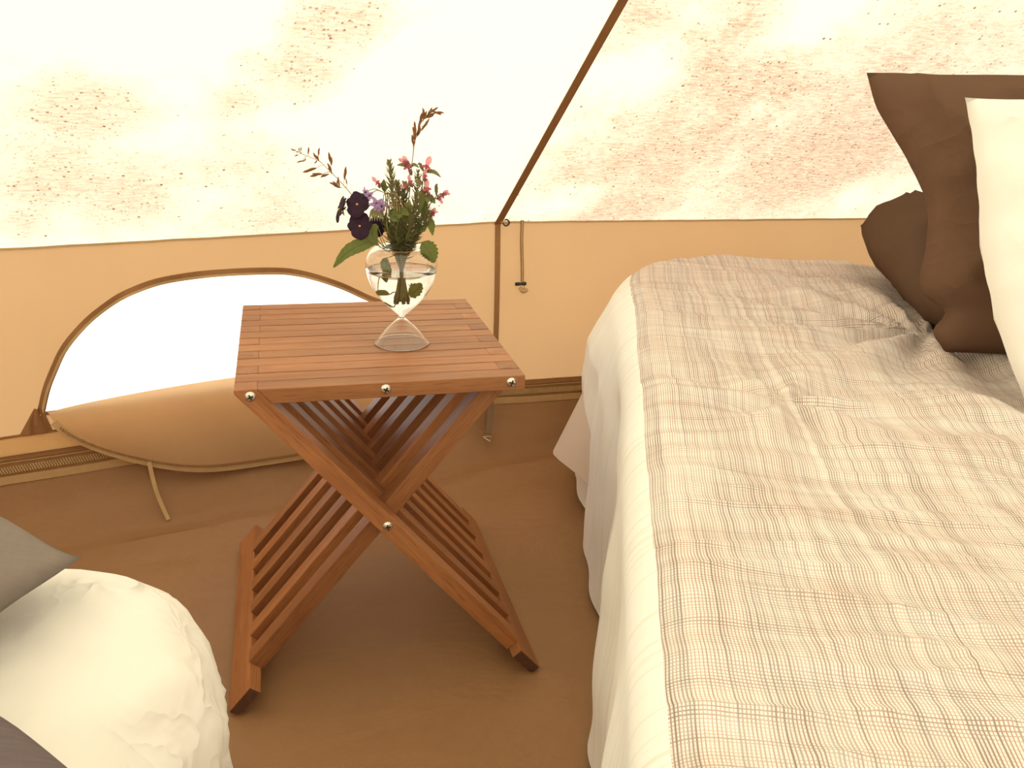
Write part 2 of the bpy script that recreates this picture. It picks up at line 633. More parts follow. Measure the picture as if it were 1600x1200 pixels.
M['roof_left'] = translucent_cloth('canvas_roof_light', roof_col(0.51, 0.65,
    stain(POLY[1], [(110, 170, 170, .42), (80, 270, 190, .45), (200, 300, 170, .40), (520, 30, 130, .5), (460, 100, 120, .48), (370, 150, 90, .36), (370, 250, 130, .34), (420, 330, 150, .30), (30, 340, 120, .3)]),
    stain(POLY[1], [(700, 100, 120, .2), (650, 250, 130, .2), (190, 40, 120, .3)])), 0.415)
M['roof_right'] = translucent_cloth('canvas_roof_mouldy', roof_col(0.45, 0.85,
    stain(PR, [(1160, 140, 230, .42), (1260, 250, 260, .42), (1050, 240, 230, .40), (1180, 40, 170, .38), (960, 250, 160, .32), (1400, 90, 200, .26), (1010, 20, 120, .30), (1000, 310, 160, .30), (1550, 60, 120, .2)]),
    stain(PR, [(1250, 25, 90, .30), (1010, 110, 90, .26), (1180, 165, 45, .2), (880, 310, 70, .2), (1330, 310, 80, .2)])), 0.43)


def wall_panel(name, A, B, mat, hole=None, bow=0.0):
    d = (B - A); L = d.length; d = d / L
    nrm = Vector((d.y, -d.x, 0))   # may point either way, fixed below
    if (APEX - A).dot(nrm) < 0: nrm = -nrm
    ns = int(L / 0.012) if hole else 24
    rows_lo, rows_hi = 6, 16
    vs, fs, idx = [], [], {}
    def off(s, z):
        q = noise.noise(Vector((s * 2.2, z * 3.0, L * 7))) * 0.008
        return nrm * (q - bow * sin(pi * s / L) * 0.5)
    for i in range(ns + 1):
        s = L * i / ns
        za = hole(s) if hole else None
        for j in range(rows_lo + rows_hi + 2):
            if j <= rows_lo:
                z = ZF + (ZB - ZF) * j / rows_lo
            else:
                zl = za if za else ZB
                z = zl + (ZT - zl) * (j - rows_lo - 1) / rows_hi
            k = min(1, (ZT - z) / 0.03, s / 0.03 + 0.001, (L - s) / 0.03 + 0.001)
            idx[i, j] = len(vs)
            vs.append(A + d * s + Vector((0, 0, z)) + off(s, z) * k)
    for i in range(ns):
        for j in range(rows_lo + rows_hi + 1):
            if j == rows_lo and hole and (hole(L * (i + 0.5) / ns) or 0) > ZB + 0.0005:
                continue
            q = (idx[i, j], idx[i + 1, j], idx[i + 1, j + 1], idx[i, j + 1])
            fs.append(q)
    bm = bmesh.new()
    me = bpy.data.meshes.new(name); me.from_pydata([tuple(v) for v in vs], [], fs); bm.from_mesh(me)
    bmesh.ops.remove_doubles(bm, verts=bm.verts, dist=1e-6)
    return from_bm(name, bm, mat, None, True), d, nrm


# window arch measured along the left wall (s from the pole seam, z)
ZB = 0.226
ARCH = [(0.125, ZB), (0.145, 0.275), (0.19, 0.325), (0.24, 0.355), (0.289, 0.377), (0.34, 0.405), (0.386, 0.425), (0.43, 0.440), (0.472, 0.448), (0.554, 0.452),
        (0.62, 0.451), (0.676, 0.445), (0.72, 0.432), (0.753, 0.417), (0.79, 0.392), (0.82, 0.365), (0.845, 0.336), (0.865, 0.30), (0.88, 0.268), (0.894, ZB)]
ARCH_S = catmull([(s, z, 0) for s, z in ARCH], 240)


def arch(s):
    if s <= ARCH[0][0] or s >= ARCH[-1][0]:
        return None
    for p, q in zip(ARCH_S, ARCH_S[1:]):
        if p.x <= s <= q.x and q.x > p.x:
            return max(ZB, p.y + (q.y - p.y) * (s - p.x) / (q.x - p.x))
    return None


side_names = ['left', 'far_left', 'near_left', 'door_left', 'door_side', None, 'behind_right', 'right_corner', 'right_near', 'right_far', 'right_end', 'right']
walls = []
for i in range(NP):
    A, B = POLY[i], POLY[(i + 1) % NP]
    if i == 5:
        continue           # unseen doorway added behind the camera, left open to let in front light
    nm = ['left', 'far_left', 'near_left', 'back_left', 'back', 'x', 'back_right', 'near_right', 'side_right', 'far_right', 'end_right', 'right'][i]
    if i == 0:
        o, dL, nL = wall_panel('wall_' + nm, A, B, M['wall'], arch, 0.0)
    elif i == NP - 1:
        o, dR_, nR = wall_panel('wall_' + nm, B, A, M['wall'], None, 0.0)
        dR = dR_
    else:
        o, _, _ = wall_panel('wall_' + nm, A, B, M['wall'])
    o['kind'] = 'structure'
    walls.append(o)
nL = Vector((-DL.y, DL.x, 0)); nL = nL if (APEX - P0).dot(nL) > 0 else -nL
dR = (PR - P0).normalized()
nR = Vector((dR.y, -dR.x, 0)); nR = nR if (APEX - P0).dot(nR) > 0 else -nR


# roof: one panel per wall, subdivided, apex in common
roof = bpy.data.objects.new('ceiling', None); COL.objects.link(roof); roof['kind'] = 'structure'; roof.location = (APEX.x, APEX.y, APEX.z)
for i in range(NP):
    if i == 5:
        continue
    A, B = POLY[i] + Vector((0, 0, ZT)), POLY[(i + 1) % NP] + Vector((0, 0, ZT))
    n = 40
    vs, fs, ix = [], [], {}
    nn = (B - A).cross(APEX - A).normalized()
    if nn.z < 0: nn = -nn
    for r in range(n + 1):
        v = r / n * 0.995
        for c in range(n + 1):
            u = c / n
            p = (A.lerp(B, u)).lerp(APEX, v)
            w_ = sin(pi * u) * sin(pi * min(1, v * 1.0 + 0.0))
            p = p - nn * (0.02 * w_) + nn * (0.006 * sin(pi * u) * noise.noise(Vector((u * 9, v * 7, i * 5.0))) * min(1, v * 12))
            ix[r, c] = len(vs); vs.append(p)
    for r in range(n):
        for c in range(n):
            fs.append((ix[r, c], ix[r, c + 1], ix[r + 1, c + 1], ix[r + 1, c]))
    o = from_data('roof_panel', vs, fs, M['roof_left'] if i < 5 else M['roof_right'], None, True)
    place(o, roof)

# seams running up the roof at every corner
for i in range(NP):
    A = POLY[i] + Vector((0, 0, ZT - 0.002))
    inw = (APEX - A).normalized()
    nrm = Vector((-inw.x * inw.z, -inw.y * inw.z, inw.x ** 2 + inw.y ** 2)).normalized()
    path = [A.lerp(APEX, 0.0 + 0.99 * k / 30) - nrm * 0.004 for k in range(31)]
    o = ribbon(path, 0.0155, nrm, 0.0016, 'roof_seam', M['seam'], None)
    place(o, roof)
    path = [p - nrm * 0.0016 for p in path]

# hem where the roof meets the wall
for i, A, B, nrm, nm in ((0, P0, POLY[1], nL, 'eave_seam'), (1, P0, PR, nR, 'eave_seam')):
    n = 60
    path = [A.lerp(B, k / n) + Vector((0, 0, ZT - 0.0015 + 0.0012 * noise.noise(Vector((k * .4, i, 0))))) + nrm * 0.002 for k in range(n + 1)]
    o = ribbon(path, 0.004, nrm, 0.002, 'eave_seam', M['webbing'])
    place(o, roof)

# vertical seam tape down the pole corner
path = [P0 + (nL + nR).normalized() * (0.003 + 0.003 * sin(z * 4)) + Vector((0.004 * sin(6 * z), 0, ZT - z)) for z in [k * 0.37 / 20 for k in range(21)]]
o = ribbon(path, 0.012, (nL + nR).normalized(), 0.0015, 'trim_1', M['binding']); o['kind'] = 'structure'

# ------------------------------------------------------------------ floor with a raised edge
cx_, cy_ = APEX.x, APEX.y


def r_poly(th):
    d = Vector((cos(th), sin(th), 0)); o_ = Vector((cx_, cy_, 0))
    best = 9
    for i in range(NP):
        A, B = POLY[i], POLY[(i + 1) % NP]
        e = B - A
        den = d.x * e.y - d.y * e.x
        if abs(den) < 1e-9: continue
        t = ((A.x - o_.x) * e.y - (A.y - o_.y) * e.x) / den
        u = ((A.x - o_.x) * d.y - (A.y - o_.y) * d.x) / den
        if t > 0 and -1e-6 <= u <= 1 + 1e-6: best = min(best, t)
    return best


NA = 900
ts = [k / 60 for k in range(0, 56)]
RT = [0.0] + [0.02 + 0.93 * k / 80 for k in range(81)]
vs, fs = [], []
rings = []
radii = [r_poly(2 * pi * k / NA) for k in range(NA)]
edge_d = [0.12, 0.10, 0.085, 0.07, 0.055, 0.042, 0.03, 0.02, 0.012, 0.006, 0.002, 0.0]


def floor_z(p, d):
    f = 0.0
    if d < 0.10:
        q = 1 - d / 0.10
        f = ZF * (q ** 2.2)
    wr = 0.006 * fbm(Vector((p.x * 3.0, p.y * 5.0, 1.7)), 3) + 0.003 * fbm(Vector((p.x * 9 + p.y * 3, p.y * 14, 4.2)), 2)
    # long folds lying along the foot of the wall
    fold = 0.034 * max(0, sin((d - 0.03) * 58 + 2.2 * noise.noise(Vector((p.x * 2.2, p.y * 0.7, 9))))) * math.exp(-((d - 0.12) / 0.075) ** 2)
    k = min(1, d / 0.04)
    wr = max(wr, -0.004)
    return f + (wr * 0.6 + fold * 0.8) * k


for j in range(len(RT) + len(edge_d)):
    row = []
    for k in range(NA):
        th = 2 * pi * k / NA
        R = radii[k]
        if j < len(RT):
            r = RT[j] * (R - 0.125)
            r = RT[j] / RT[-1] * (R - 0.13)
        else:
            r = R - edge_d[j - len(RT)]
        p = Vector((cx_ + r * cos(th), cy_ + r * sin(th), 0))
        p.z = floor_z(p, R - r)
        row.append(len(vs)); vs.append(p)
    rings.append(row)
for j in range(len(rings) - 1):
    for k in range(NA):
        k2 = (k + 1) % NA
        if j == 0:
            fs.append((rings[1][k], rings[1][k2], rings[0][0]))
        else:
            fs.append((rings[j][k], rings[j][k2], rings[j + 1][k2], rings[j + 1][k]))
fl = from_data('floor', vs, fs, M['floor'], None, True); fl['kind'] = 'structure'

# ground outside
bm = bmesh.new()
bmesh.ops.create_grid(bm, x_segments=4, y_segments=4, size=40)
g = from_bm('ground', bm, M['ground']); g.location = (0, 0, -0.03); g['kind'] = 'structure'

# ------------------------------------------------------------------ zip line along the foot of both walls
zipb = empty('zip_band', P0 + Vector((0, 0, 0)), 'brown zip band joining the canvas wall to the groundsheet, below the cream strip', 'zip')


def along(A, d, nrm, s, z, off):
    return A + d * s + Vector((0, 0, z)) + nrm * off


for A, d, nrm, L in ((P0, DL, nL, L_LEFT), (P0, dR, nR, 1.48)):
    n = 50
    def run(z, off, w_, th, name, mat):
        path = [along(A, d, nrm, 0.003 + (L - 0.003) * k / n, z + 0.002 * noise.noise(Vector((k * .35, L, z))), off) for k in range(n + 1)]
        o = ribbon(path, w_, nrm, th, name, mat); place(o, zipb); return o
    run(0.134, 0.004, 0.044, 0.0012, 'upper_tape', M['binding'])
    run(0.108, 0.006, 0.015, 0.0018, 'lower_tape', M['webbing'])
    run(0.147, 0.0055, 0.0035, 0.002, 'hem_fold', M['binding'])
    run(0.1415, 0.0055, 0.0015, 0.0016, 'hem_fold', M['webbing'])
    # interlocking teeth (too many and too small to pick apart: one object)
    vs, fs = [], []
    nt = int(L / 0.0044)
    for k in range(nt):
        s0 = 0.01 + k * 0.0044
        for q in (-1, 1):
            c = along(A, d, nrm, s0 + (0.0022 if q > 0 else 0), 0.1275 + q * 0.0030, 0.0060)
            b0 = len(vs)
            hx, hz, hn = d * 0.0014 , Vector((0, 0, 0.0030)) + d * 0.0008, nrm * 0.0012
            for e in ((-1, -1, -1), (1, -1, -1), (1, 1, -1), (-1, 1, -1), (-1, -1, 1), (1, -1, 1), (1, 1, 1), (-1, 1, 1)):
                vs.append(c + hx * e[0] + hz * e[1] + hn * e[2])
            for f in ((0, 1, 2, 3), (4, 5, 6, 7), (0, 1, 5, 4), (2, 3, 7, 6), (1, 2, 6, 5), (0, 3, 7, 4)):
                fs.append(tuple(b0 + x for x in f))
    o = from_data('zip_teeth', vs, fs, M['webbing'], None, False); o['kind'] = 'stuff'; place(o, zipb)

# cream strip above the zip on the left part of the wall
path = [along(P0, DL, nL, 0.30 + (L_LEFT - 0.30) * k / 40, 0.171, 0.006) for k in range(41)]
o = ribbon(path, 0.034, nL, 0.001, 'cream_strip', M['cream_band']); place(o, zipb)
path = [along(P0, DL, nL, 0.30 + (L_LEFT - 0.30) * k / 40, 0.1895, 0.007) for k in range(41)]
o = ribbon(path, 0.0045, nL, 0.0016, 'strip_hem', M['binding']); place(o, zipb)

# ------------------------------------------------------------------ arched window: binding and hanging flap
win = empty('window_1', along(P0, DL, nL, 0.5, ZB, 0)); win['kind'] = 'structure'
path = [along(P0, DL, nL, p.x + 0.0, p.y + 0.0, 0.005 + 0.002 * sin(i * 0.13)) for i, p in enumerate(ARCH_S[::2])]
def wob(i): return nL + Vector((0, 0, 0.25 * sin(i * 0.35)))
o = ribbon(path, 0.0125, wob, 0.002, 'arch_binding', M['binding']); place(o, win)
path2 = [p + nL * 0.0022 + Vector((0, 0, -0.0046)) for p in path]
o = ribbon(path2, 0.0045, wob, 0.0016, 'arch_zip_tape', M['webbing']); place(o, win)
# base hem of the opening
path = [along(P0, DL, nL, 0.12 + 0.78 * k / 40, ZB - 0.003, 0.003) for k in range(41)]
o = ribbon(path, 0.007, nL, 0.0016, 'base_hem', M['binding']); place(o, win)
# bunched corner where the binding ends
vs, fs = [], []
cn, cm = 14, 10
for i in range(cn + 1):
    for j in range(cm + 1):
        u, v = i / cn, j / cm
        s = 0.893 + 0.013 * (1 - v) * (u - .2) + 0.052 * v * (u - 0.25)
        z = 0.236 - 0.046 * v
        of = 0.006 + 0.012 * abs(sin(u * 7 + v * 2.5)) * (0.5 + v * 0.3) * sin(pi * u)
        vs.append(along(P0, DL, nL, s, z, of))
for i in range(cn):
    for j in range(cm):
        a0 = i * (cm + 1) + j
        fs.append((a0, a0 + cm + 1, a0 + cm + 2, a0 + 1))
o = from_data('bunched_corner', vs, fs, M['seam'], None); place(o, win)

flap = empty('window_flap', along(P0, DL, nL, 0.5, ZB, 0.02), 'unzipped beige half-moon canvas flap hanging down under the arched window', 'window flap')
FL0, FL1 = 0.128, 0.885


def flap_pt(u, v):
    """u 0..1 across, v 0 top .. 1 rim"""
    s = FL0 + (FL1 - FL0) * u
    c = min(1, max(0, 1 - abs(2 * u - 1) ** 2.1)) ** 0.62
    drop = (0.150 + 0.008 * sin(3 * u)) * c
    z = ZB + 0.002 + 0.020 * sin(pi * min(1, max(0, (0.985 - u) / 0.9))) ** 0.7 * (1 - v) ** 2 - drop * v
    bulge = 0.010 + 0.030 * c * sin(min(1, v * 1.1) * pi * 0.55) + 0.006 * sin(u * 17 + v * 2) * v * c
    return along(P0, DL, nL, s + 0.006 * v * sin(u * 6), z, bulge)


vs, fs, = [], []
nu, nv = 120, 24
for i in range(nu + 1):
    for j in range(nv + 1):
        vs.append(flap_pt(i / nu, j / nv))
for i in range(nu):
    for j in range(nv):
        a0 = i * (nv + 1) + j
        fs.append((a0, a0 + nv + 1, a0 + nv + 2, a0 + 1))
o = from_data('flap_panel', vs, fs, M['flap'], None); place(o, flap)
path = [flap_pt(i / nu, 1.0) + nL * 0.0016 for i in range(1, nu)]
o = ribbon(path, 0.0125, nL, 0.002, 'rim_binding', M['webbing']); place(o, flap)
# zip teeth round the rim
vs, fs = [], []
for k in range(230):
    u = 0.02 + 0.96 * k / 229
    c = flap_pt(u, 0.955) + nL * 0.0034
    b0 = len(vs)
    tg = (flap_pt(min(1, u + .004), 0.955) - flap_pt(max(0, u - .004), 0.955)).normalized()
    sd_ = tg.cross(nL).normalized()
    for e in ((-1, -1, -1), (1, -1, -1), (1, 1, -1), (-1, 1, -1), (-1, -1, 1), (1, -1, 1), (1, 1, 1), (-1, 1, 1)):
        vs.append(c + tg * (0.0009 * e[0] + 0.0009 * e[1]) + sd_ * (0.0024 * e[1]) + nL * (0.001 * e[2]))
    for f in ((0, 1, 2, 3), (4, 5, 6, 7), (0, 1, 5, 4), (2, 3, 7, 6), (1, 2, 6, 5), (0, 3, 7, 4)):
        fs.append(tuple(b0 + x for x in f))
o = from_data('rim_zip_teeth', vs, fs, M['binding'], None, False); o['kind'] = 'stuff'; place(o, flap)

# tie tape hanging from the flap
tp = [(233, 722), (238, 745), (245, 770), (254, 792), (263, 812)]
def onwall_l(x, y, off):
    d = ray(x, y)
    return CAM + d * (nL.dot(P0 + nL * off - CAM) / nL.dot(d))


path = catmull([onwall_l(x, y, of) for (x, y), of in zip(tp, (0.038, 0.046, 0.056, 0.066, 0.078))], 16)
o = ribbon(path, 0.0072, Vector((0.25, -0.75, 0.6)), 0.0012, 'tie_tape', M['webbing'])
tag(o, 'short tan tie tape dangling from under the window flap onto the groundsheet', 'tape')

# ------------------------------------------------------------------ fittings by the pole seam
def onwall_r(x, y, off=0.0):
    d = ray(x, y)
    n_ = nR
    t = n_.dot(P0 + nR * off - CAM) / n_.dot(d)
    return CAM + d * t


# black hook ring
c = onwall_r(791, 348, 0.012)
ring = empty('hook_ring', c, 'small black ring hooked with pale cord at the top of the wall seam', 'ring')
pth = [c + dR * (0.0065 * cos(t)) + Vector((0, 0, 0.0065 * sin(t))) for t in [2.2 - k * (5.3 / 24) for k in range(25)]]
vs, fs = tube_data(pth, 0.0016, 8)
o = from_data('ring', vs, fs, M['blackmetal'], None); place(o, ring)
pth = catmull([onwall_r(779, 347, 0.004), onwall_r(784, 346, 0.010), onwall_r(790, 348, 0.013), onwall_r(794, 349, 0.006)], 10)
vs, fs = tube_data(pth, 0.0026, 8)
o = from_data('cord_loop', vs, fs, M['webbing'], None); place(o, ring)

# hanging tie with black toggle and knot
c = onwall_r(815, 345, 0.006)
tie = empty('toggle_tie', c, 'tan tape tie with a black toggle hanging on the wall right of the seam', 'tie')
path = catmull([onwall_r(816, 344, 0.005), onwall_r(815, 380, 0.006), onwall_r(816, 415, 0.007), onwall_r(816, 440, 0.009)], 14)
o = ribbon(path, 0.0068, nR, 0.0015, 'tape', M['binding']); place(o, tie)
path = [p + nR * 0.001 for p in path]
o = ribbon(path, 0.0028, nR, 0.0012, 'tape_stitching', M['webbing']); place(o, tie)
a_, b_ = onwall_r(805, 444, 0.013), onwall_r(822, 443, 0.013)
pth = [a_.lerp(b_, k / 12) for k in range(13)]
vs, fs = tube_data(pth, lambda t: 0.0040 * (0.82 if 0.35 < t < 0.65 or t < .05 or t > .95 else 1.0), 12)
o = from_data('toggle', vs, fs, M['blackmetal'], None); place(o, tie)
vs, fs = tube_data(catmull([onwall_r(812, 449, 0.010), onwall_r(817, 455, 0.013), onwall_r(824, 453, 0.010)], 8), lambda t: 0.0035 + 0.0012 * sin(pi * t), 10)
vs, fs = tube_data(catmull([onwall_r(816, 440, 0.010), onwall_r(819, 449, 0.015), onwall_r(816, 456, 0.012)], 8), 0.0016, 8, vs, fs)
o = from_data('knot', vs, fs, M['webbing'], None); place(o, tie)

# peg strap with a steel ring at the foot of the wall
st = empty('peg_strap', onwall_r(765, 680, 0.075), 'dull strap with a flat steel ring at the foot of the wall behind the table', 'strap')
top = P0 + (nL + nR).normalized() * 0.008 + Vector((-0.004, 0, 0.10))
low = onwall_r(763, 678, 0.075)
path = catmull([onwall_r(767, 612, 0.012), onwall_r(766, 645, 0.038), low], 12)
M['strap_grey'] = simple('strap_grey', (0.17, 0.10, 0.055), 0.8)
o = ribbon(path, 0.014, nR + Vector((0, 0, .6)), 0.002, 'strap', M['strap_grey']); place(o, st)
c = onwall_r(763, 687, 0.082)
q = [c + Vector((-0.011, 0.008, 0.004)), c + Vector((0.009, 0.008, 0.004)), c + Vector((0.002, -0.008, 0.0))]
ppath = []
for i in range(3):
    for k in range(6):
        ppath.append(q[i].lerp(q[(i + 1) % 3], k / 6))
ppath.append(q[0]); ppath.append(q[0].lerp(q[1], .1))
vs, fs = tube_data(ppath, 0.0012, 6)
o = from_data('steel_ring', vs, fs, M['steel'], None); place(o, st)


# ------------------------------------------------------------------ cloth-covered beds
def drape(a, b, box, zt, R, amp=0.0, seed=0.0, flare=0.0, cr=0.0, zmin=0.012):
    """cloth coordinate (a,b) -> point; box=(a0,a1,b0,b1) of the flat top (bed axes)"""
    a0, a1, b0, b1 = box
    ca, cb = min(max(a, a0 + cr), a1 - cr), min(max(b, b0 + cr), b1 - cr)
    da, db = a - ca, b - cb
    d = hypot(da, db)
    if d > 1e-9:
        k_ = min(d, cr)
        ca += da / d * k_; cb += db / d * k_
        da, db = a - ca, b - cb
        d = hypot(da, db)
    if d < 1e-9:
        nx = ny = 0
        ho, z = 0, 0
    else:
        nx, ny = da / d, db / d
        q = R * pi / 2
        if d < q:
            ho, z = R * sin(d / R), -R * (1 - cos(d / R))
        else:
            e = d - q
            wave = amp * min(1, e / 0.15) * (sin(a * nx * 0 + (a * abs(ny) + b * abs(nx)) * 17 + seed) + 0.6 * sin((a * abs(ny) + b * abs(nx)) * 37 + seed * 2))
            ho, z = R + flare * e + wave, -R - e
    return Vector((ca + nx * ho, cb + ny * ho, max(zt + z, zmin)))


def top_relief(a, b, seed, amp=1.0):
    v = Vector((a * 2.2, b * 5.0, seed))
    r = 0.010 * noise.noise(v) + 0.007 * noise.noise(Vector((a * 5, b * 14, seed + 3)))
    # sharp small creases running across the bed
    cr = noise.noise(Vector((a * 4.5 + 1.5 * noise.noise(Vector((a * 3, b * 3, seed))), b * 26, seed + 8)))
    r += 0.0055 * (1 - abs(cr)) ** 5
    return r * amp


B1 = dict(zt=0.452, R=0.055)
BOX1 = (0.488, 2.05, -0.95, 1.02)


def duvet_point(a, b):
    # far end of the bed sinks into a wide soft round-over; left edge rounds quickly
    p = drape(a, b, (0.515, 2.05, -0.95, 1.00), 0.452, 0.055, 0.008, 1.3, 0.0, 0.26)
    # pull rounding for the far left corner
    k = max(0, min(1, (0.50 - a) / 0.05 + 1)) if a < 0.50 else 1
    rel = top_relief(a, b, 2.0, 1.0)
    # creases gathered at two pinches and fanning out from the pillows
    for (pa, pb, rad_, fr, am, ph) in ((0.66, 0.13, 0.16, 6, 0.010, 0.5), (0.95, 0.50, 0.30, 11, 0.013, 1.1), (0.98, 0.05, 0.35, 6, 0.007, 0.2)):
        da, db = a - pa, b - pb
        r_ = hypot(da, db)
        th = atan2(db, da)
        rel += am * math.exp(-(r_ / rad_) ** 2) * sin(th * fr + ph + 2 * r_) * min(1, r_ / 0.06)
    top_w = max(0, min(1, (p.z - 0.30) / 0.12))
    p.z += rel * top_w
    # billow of the side panel, wider towards the far corner
    if a < 0.60:
        dn = max(0, min(1, (0.445 - p.z) / 0.13))
        fb = max(0, min(1, (b - 0.15) / 0.6)); fb = fb * fb * (3 - 2 * fb)
        p.x -= 0.050 * dn * fb
    if a < 0.515:
        e = max(0, 0.515 - a - 0.08)
        p.x += 0.012 * top_w * 0 + 0.010 * noise.noise(Vector((b * 6, p.z * 8, 3))) * min(1, e / 0.05)
    return bed(p.x, p.y, p.z)


A_LO, A_HI, B_LO, B_HI = 0.03, 2.08, -1.10, 1.16
BAND = 0.480
duv = empty('duvet', bed(1.2, 0.0, 0.45), 'brown-and-cream finely gridded bed cover with a plain white border, over the right-hand bed', 'bedding')


def cloth_grid(name, fn, a0, a1, b0, b1, step, mat, parent, thick=0.0):
    na, nb = max(2, int((a1 - a0) / step)), max(2, int((b1 - b0) / step))
    vs, fs, uv = [], [], []
    for i in range(na + 1):
        for j in range(nb + 1):
            a, b = a0 + (a1 - a0) * i / na, b0 + (b1 - b0) * j / nb
            vs.append(fn(a, b)); uv.append((a, b))
    for i in range(na):
        for j in range(nb):
            q = i * (nb + 1) + j
            fs.append((q, q + nb + 1, q + nb + 2, q + 1))
    o = from_data(name, vs, fs, mat, None, True, uv)
    if parent: place(o, parent)
    return o


cloth_grid('patterned_panel', duvet_point, BAND, 1.62, B_LO, B_HI, 0.008, M['throw'], duv)
cloth_grid('patterned_panel', duvet_point, 1.62, A_HI, B_LO, B_HI, 0.03, M['throw'], duv)
cloth_grid('white_border', duvet_point, A_LO, BAND, B_LO, B_HI, 0.008, M['border'], duv)

# mattress and base under the covers
mat_ = empty('bed', bed(1.26, 0.03, 0), 'wide low mattress and base hidden under the gridded bed cover on the right', 'bed')


def bed_box(name, a0, a1, b0, b1, z0, z1, mat, parent, r=0.03):
    bm = bmesh.new()
    bmesh.ops.create_cube(bm, size=1)
    for v in bm.verts:
        v.co = bed(a0 + (v.co.x + .5) * (a1 - a0), b0 + (v.co.y + .5) * (b1 - b0), z0 + (v.co.z + .5) * (z1 - z0))
    bmesh.ops.bevel(bm, geom=list(bm.edges), offset=r, segments=3, affect='EDGES')
    o = from_bm(name, bm, mat, None, True); place(o, parent); return o


def round_slab(name, a0, a1, b0, b1, cr, z0, z1, mat, parent, edge=0.03):
    ring_ = []
    for cx, cy, st_ in ((a1 - cr, b1 - cr, 0), (a0 + cr, b1 - cr, 90), (a0 + cr, b0 + cr, 180), (a1 - cr, b0 + cr, 270)):
        for k in range(10):
            t = math.radians(st_ + k * 10)
            ring_.append((cx, cy, cos(t), sin(t)))
    vs, fs = [], []
    lev = [(z0, -edge * .5), (z0 + edge * .5, 0), (z1 - edge, 0), (z1 - edge * .3, -edge * .3), (z1, -edge)]
    n = len(ring_)
    for z, of in lev:
        for cx, cy, ux, uy in ring_:
            vs.append(bed(cx + ux * (cr + of), cy + uy * (cr + of), z))
    for l in range(len(lev) - 1):
        for k in range(n):
            k2 = (k + 1) % n
            fs.append((l * n + k, l * n + k2, (l + 1) * n + k2, (l + 1) * n + k))
    fs.append(tuple(range(n))[::-1]); fs.append(tuple((len(lev) - 1) * n + k for k in range(n)))
    o = from_data(name, vs, fs, mat, None, False); place(o, parent); return o


round_slab('base', 0.56, 1.98, -0.90, 0.98, 0.26, 0.012, 0.18, M['mattress'], mat_, 0.01)
round_slab('mattress', 0.53, 2.02, -0.92, 1.01, 0.26, 0.18, 0.425, M['mattress'], mat_, 0.04)

# thin sheet whose corner hangs out past the cover at the far left
vs, fs = [], []
su, sv = 26, 26
outl_top = [bed(0.460, 0.62, 0.36), bed(0.465, 0.76, 0.36), bed(0.53, 0.93, 0.36), bed(0.70, 1.04, 0.36)]
outl_bot = [bed(0.445, 0.52, 0.10), bed(0.358, 0.655, 0.115), bed(0.47, 0.93, 0.06), bed(0.70, 1.07, 0.06)]
pt, pb_ = catmull(outl_top, su), catmull(outl_bot, su)
for i in range(su + 1):
    for j in range(sv + 1):
        p = pt[i].lerp(pb_[i], j / sv)
        p += (-E1 * 0.7 + E2 * 0.7) * (0.010 * sin(i * 1.1) * j / sv)
        vs.append(p)
for i in range(su):
    for j in range(sv):
        q = i * (sv + 1) + j
        fs.append((q, q + sv + 1, q + sv + 2, q + 1))
o = from_data('bed_sheet', vs, fs, M['sheer'], None)
tag(o, 'thin pinkish sheet corner hanging out beyond the white edge of the gridded cover', 'sheet')

# second bed at the lower left
def duvet2_point(a, b):
    p = drape(a, b, (-0.76, 0.043, -2.0, -0.298), 0.385, 0.088, 0.004, 0.4, 0.0, 0.10)
    top_w = max(0, min(1, (p.z - 0.22) / 0.1))
    rel = 0.014 * noise.noise(Vector((a * 5, b * 5, 5))) * top_w
    c1 = noise.noise(Vector((a * 10 + b * 4, b * 9 - a * 5, p.z * 7)))
    c2 = noise.noise(Vector((a * 22, b * 22, 3 + p.z * 18)))
    cre = 0.011 * (1 - abs(c1)) ** 4 + 0.006 * (1 - abs(c2)) ** 4
    d = max(0, a - 0.043) + 0.0
    side = min(1, d / 0.05)
    p.x += (cre * 0.6 - 0.003) * side
    p.z += rel + cre * 0.5 * top_w
    if p.z < 0.012: p.z = 0.012
    return bed(p.x, p.y, p.z)


b2 = cloth_grid('white_duvet', duvet2_point, -1.06, 0.43, -2.0, 0.08, 0.012, M['white'], None)
tag(b2, 'plain creased white duvet over the bed at the lower left corner', 'bedding')
mb2 = empty('bed', bed(-0.38, -1.2, 0), 'low bed under the plain white duvet at the lower left', 'bed')
bed_box('base', -0.74, -0.02, -1.98, -0.34, 0.012, 0.15, M['mattress'], mb2, 0.01)
bed_box('mattress', -0.77, 0.015, -1.99, -0.305, 0.15, 0.345, M['mattress'], mb2, 0.04)


